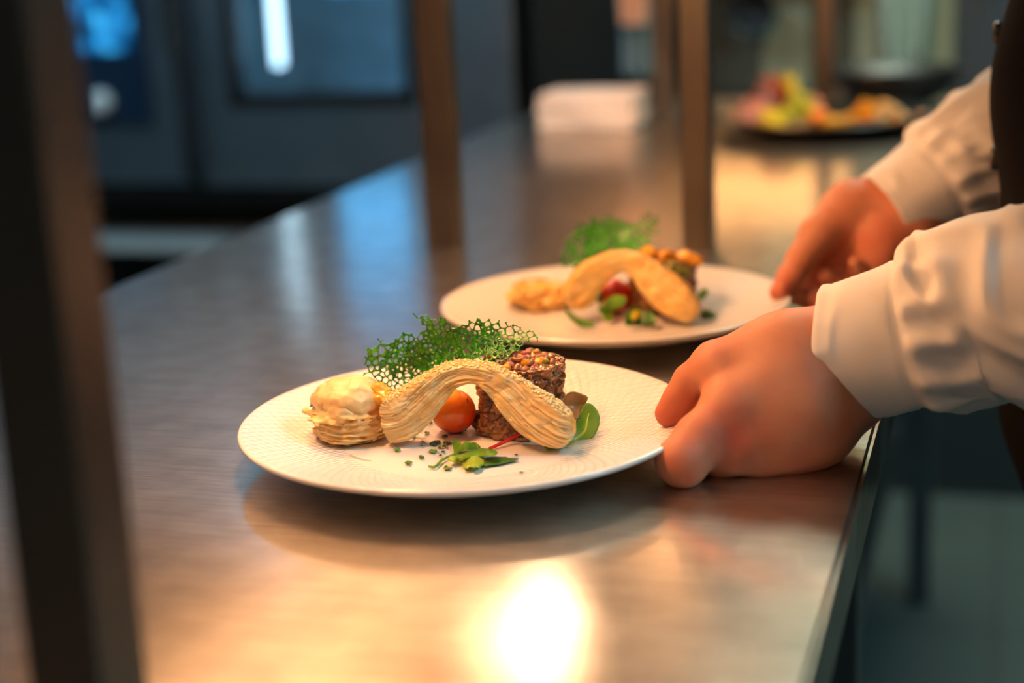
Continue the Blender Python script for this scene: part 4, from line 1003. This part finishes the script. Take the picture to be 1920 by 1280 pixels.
def body(p):
    d = torso(p)+.010
    d = smin(d, cone(p, (.13, 1.25, 1.42), (.115, 1.25, 1.54), .058, .052), .03)
    for s, kn, ft in ((-1, (.11, 1.15, .47), (.13, 1.14, .07)), (1, (.11, 1.35, .47), (.13, 1.36, .07))):
        d = smin(d, cone(p, (.13, 1.25+s*.085, .88), kn, .085, .056), .04); d = smin(d, cone(p, kn, ft, .056, .036), .02)
        d = smin(d, cone(p, w_(*ft)+[.02, 0, -.02], w_(*ft)+[-.12, 0, -.035], .035, .028), .02)
    for sh, el, wr in ((SHN, ELN, P(1850, 600, .930)), (SHF, ELF, P(1850, 290, 1.33))):
        d = smin(d, cone(p, sh, el, .040, .031), .02); d = smin(d, cone(p, el, wr, .031, .030), .01)
    # head : skull, jaw, nose, brow, ears, looking down at the plates
    hc = w_(.085, 1.25, 1.635)
    h = ell(p, hc, (.098, .077, .108)); h = smin(h, ell(p, hc+w_(-.035, 0, -.055), (.060, .055, .062)), .03)
    h = smin(h, cone(p, hc+w_(-.092, 0, .012), hc+w_(-.117, 0, -.028), .007, .013), .010)
    h = smin(h, cone(p, hc+w_(-.082, -.018, -.066), hc+w_(-.082, .018, -.066), .007, .007), .008)
    for s in (-1, 1):
        h = smin(h, ell(p, hc+w_(.012, s*.078, -.010), (.020, .008, .032)), .006)
        h = np.maximum(h, -(ell(p, hc+w_(-.100, s*.031, .012), (.016, .017, .011))))
        h = np.minimum(h, ell(p, hc+w_(-.083, s*.031, .012), (.012, .012, .012)))
    return smin(d, h, .02)
bv, bf = surfnet(body, (-.13, .80, .002), (.32, 1.56, 1.77), .0085)
v_, f_ = join_vf([(bv, bf), hv1, hv2])
red = np.zeros(len(v_))                # natural redness of knuckles and finger tips
for q, rad_, am in ((P(1366, 818, .928), .016, .75), (P(1335, 672, .960), .014, .35), (P(1250, 785, .975), .014, .6), (P(1279, 872, .920), .018, .35), (P(1470, 870, .945), .018, .4), (P(1462, 548, 1.284), .020, .5), (P(1510, 556, 1.31), .020, .5), (P(1660, 450, 1.30), .030, .45)):
    red = np.maximum(red, am*np.exp(-(np.linalg.norm(v_-q, axis=1)/rad_)**2))
under(person, mesh('body', v_, f_, SK, attr=red))
# thumb nails
def nail(px, py, d, rx, ry, ang):
    ca, sa = math.cos(ang), math.sin(ang)
    o = sheet('thumb_nail', [(math.cos(t), math.sin(t)) for t in np.linspace(0, 2*PI, 13)[:-1]], lambda a, b: P(px+a*rx*ca-b*ry*sa, py+a*rx*sa+b*ry*ca, d+.0025*(a*a)), plain('pink_nail', (.78, .36, .27), .25), step=.4, th=.0007)
    under(person, o)
nail(1240, 771, .9705, 5, 15, .35)
nail(1460, 543, 1.2775, 5, 13, .5)

def SHIRT():
    m = M('white_cotton_shirt'); v = m.coord((1, 1, 1)); wv = m.noise(1500, 1, v)
    m.set(Base_Color=(.80, .76, .73, 1), Roughness=.8, Sheen_Weight=.15); m.bump(wv, .12, .0004); return m.m
SH = SHIRT()
def sleeve(name, nodes, fwd, folds, cuffn, seed, nu=220, nv=160, tilt=(0, 0)):
    """nodes: world xyz, r_up, r_side. loft with folds; closed inside by a turned-in hem"""
    A = interp(nodes, nu); C = A[:, :3]; T = np.gradient(C, axis=0); T /= np.linalg.norm(T, axis=1)[:, None]
    L = np.r_[0, np.cumsum(np.linalg.norm(np.diff(C, axis=0), axis=1))]
    rows = []; B = np.array(fwd, float)
    for i in range(nu):
        B = B-(B@T[i])*T[i]; B /= np.linalg.norm(B); N = np.cross(T[i], B); N = N if N[2] > 0 else -N
        t = 2*PI*np.arange(nv)/nv; c, s = np.cos(t), np.sin(t)     # c: toward the viewer side (B), s: up
        l = L[i]; ru, rs_ = A[i, 3], A[i, 4]
        amp = folds*(.25+.75*smooth(cuffn-.012, cuffn+.02, l))
        p0 = np.stack([np.full(nv, l*34), 2.2*np.cos(t+l*9), 2.2*np.sin(t+l*9)], -1)
        f = np.abs(noise(p0*np.array([1.1, .8, .8]), 1, seed)); f = (1-smooth(0, .55, f))**1.3
        g = noise(p0*np.array([.5, .55, .55]), 1, seed+4)
        dsp = amp*(f*1.0 + g*.9 - .35)
        if cuffn > 0:                                               # cuff : stitched edge, seam groove and pleats after it
            dsp += -.0016*np.exp(-((l-cuffn)/.0018)**2) + .0022*(smooth(cuffn, cuffn+.006, l))
            pl = np.abs(np.sin(t*7+seed+l*30))**3; dsp += pl*.0034*smooth(cuffn, cuffn+.008, l)*(1-smooth(cuffn+.02, cuffn+.07, l))
            dsp += -.0005*np.exp(-((l-.006)/.0008)**2)
        off = -T[i]*0
        sh = np.outer(tilt[0]*ru*s + tilt[1]*rs_*c, T[i])*max(0, 1-l/.10)
        rows.append(C[i] + np.outer((ru+dsp)*s, N) + np.outer((rs_+dsp)*c, B) + sh)
    # turned-in hem
    inner = []
    for q in range(4):
        ctr = rows[0].mean(0); k = (.985, .955, .945, .94)[q]; inner.append(ctr + (rows[0]-ctr)*k + T[0]*(-.0008, .0, .012, .035)[q])
    R_ = inner[::-1]+rows; V = np.concatenate(R_); m = len(R_)
    F = np.array([[i*nv+k, i*nv+(k+1) % nv, (i+1)*nv+(k+1) % nv, (i+1)*nv+k] for i in range(m-1) for k in range(nv)])
    o = mesh(name, V, F, SH); return o
tocam = np.array([math.sin(YAW), -math.cos(YAW), 0])
def nd(px, py, d, hu, hs): return (*P(px, py, d), hu*d/FPX, hs*d/FPX)
sl1 = sleeve('sleeve', [nd(1548, 664, .973, 126, 126), nd(1590, 657, .969, 129, 128), nd(1640, 645, .963, 136, 130), nd(1713, 628, .955, 146, 132), nd(1790, 604, .945, 156, 128), nd(1860, 580, .932, 172, 140), nd(1930, 577, .918, 194, 150), nd(2080, 550, .895, 204, 165),
                        (*(ELN+w_(.022, .012, .012)), .062, .062), (*(ELN*.72+SHN*.28+w_(.012, .0, 0)), .064, .064), (*(ELN*.4+SHN*.6+w_(.004, 0, 0)), .068, .070), (*(SHN+w_(0, .005, .012)), .078, .080), (*(SHN+w_(0, .045, .045)), .060, .070)], tocam, .0055, .052, 2, tilt=(.12, -.12))
sl1['label'] = 'near white sleeve with a stitched cuff and bunched folds'; under(person, sl1)
sl2 = sleeve('sleeve', [nd(1662, 404, 1.330, 86, 80), nd(1710, 372, 1.330, 90, 84), nd(1770, 330, 1.330, 98, 90), nd(1840, 285, 1.330, 112, 96), nd(1930, 232, 1.330, 122, 104), nd(2080, 130, 1.330, 128, 110),
                        (*(ELF+w_(.018, .004, .012)), .062, .062), (*(ELF*.72+SHF*.28+w_(.012, .0, 0)), .064, .064), (*(ELF*.4+SHF*.6+w_(.004, 0, 0)), .068, .070), (*(SHF+w_(0, -.005, .012)), .078, .080), (*(SHF+w_(0, -.045, .045)), .060, .070)], tocam, .0055, .046, 9, tilt=(.05, .05))
sl2['label'] = 'far white sleeve in shade, cuff pushed above the wrist'; under(person, sl2)
# vest and trousers as thick shells round the body
VEST = plain('black_vest_cloth', (.0025, .0022, .0024), .9, nz=.2, nscale=200, bump=.1, Specular_IOR_Level=.08)
def vest(p):
    d = torso(p)-.012 + .003*noise(p, 14, 5)
    d = smin(d, ell(p, (.045, 1.25, 1.085), (.058, .12, .075)), .03)
    d = np.maximum(d, p[..., 2]-1.40); d = np.maximum(d, .80-p[..., 2])
    d = np.maximum(d, -(ell(p, (.02, 1.25, 1.42), (.10, .06, .13))))
    for s in (-1, 1): d = np.maximum(d, -(cone(p, (.13, 1.25+s*.20, 1.33), (.13, 1.25+s*.30, 1.33), .075, .09)))
    return d
v, f = surfnet(vest, (-.10, .98, .78), (.33, 1.52, 1.43), .006)
vo = mesh('vest', v, f, VEST); sm = vo.modifiers.new('s', 'SMOOTH'); sm.iterations = 6; under(person, vo)
def shirt(p):
    d = torso(p)-.001; d = smin(d, cone(p, (.13, 1.25, 1.42), (.118, 1.25, 1.485), .068, .064), .02); d = np.maximum(d, .86-p[..., 2])
    return np.maximum(d, p[..., 2]-1.485)
v, f = surfnet(shirt, (-.02, 1.02, .84), (.29, 1.48, 1.50), .008); under(person, mesh('shirt', v, f, SH))
def trousers(p):
    d = smin(ell(p, (.13, 1.25, .86), (.135, .165, .13)), cone(p, (.13, 1.165, .88), (.11, 1.15, .47), .095, .072), .05)
    d = smin(d, cone(p, (.13, 1.335, .88), (.11, 1.35, .47), .095, .072), .05)
    d = smin(d, cone(p, (.11, 1.15, .47), (.135, 1.14, .10), .072, .058), .03); d = smin(d, cone(p, (.11, 1.35, .47), (.135, 1.36, .10), .072, .058), .03)
    return np.maximum(np.maximum(d, .06-p[..., 2]), p[..., 2]-.93)
v, f = surfnet(trousers, (-.03, 1.02, .04), (.30, 1.48, .95), .009); under(person, mesh('trousers', v, f, plain('black_trousers', (.002, .002, .002), .9, Specular_IOR_Level=.1)))
for s in (1.14, 1.36):
    def shoe(p): return np.maximum(smin(ell(p, (.10, s, .045), (.13, .052, .042)), ell(p, (.15, s, .07), (.06, .05, .07)), .02), .001-p[..., 2])
    v, f = surfnet(shoe, (-.06, s-.08, -.01), (.26, s+.08, .16), .007); under(person, mesh('shoe', v, f, BLACK))
def hair(p):
    hc = w_(.085, 1.25, 1.635); d = ell(p, hc+w_(.012, 0, .016), (.104, .087, .108)); d = np.maximum(d, -(ell(p, hc+w_(-.085, 0, -.045), (.085, .10, .085))))
    return np.maximum(d, (hc[2]-.07)-p[..., 2]) + .003*noise(p*np.array([1, 1, .3]), 160, 4)
v, f = surfnet(hair, (-.06, 1.13, 1.52), (.24, 1.37, 1.80), .006); under(person, mesh('hair', v, f, plain('dark_brown_hair', (.03, .018, .012), .5)))
# vest buttons on the front edge
BTN = plain('black_button', (.03, .022, .018), .25)
def front_x(z):                       # outermost front of the vest at the centre line
    xs = np.linspace(-.12, .05, 600); q = vest(np.stack([xs, np.full(600, 1.25), np.full(600, z)], -1)); return xs[np.argmax(q < 0)]
for z in (1.215, 1.125, 1.033, .945):
    b_ = lathe('button', [(0, .0022), (.004, .0022), (.0055, .0034), (.0075, .0034), (.0085, .002), (.0085, -.002), (0, -.002)], BTN, n=32)
    for q in (b_,): q.rotation_euler = (0, -PI/2, 0)
    b_.parent = person; b_.location = Vector((front_x(z)-.001, 1.25, z))-person.location
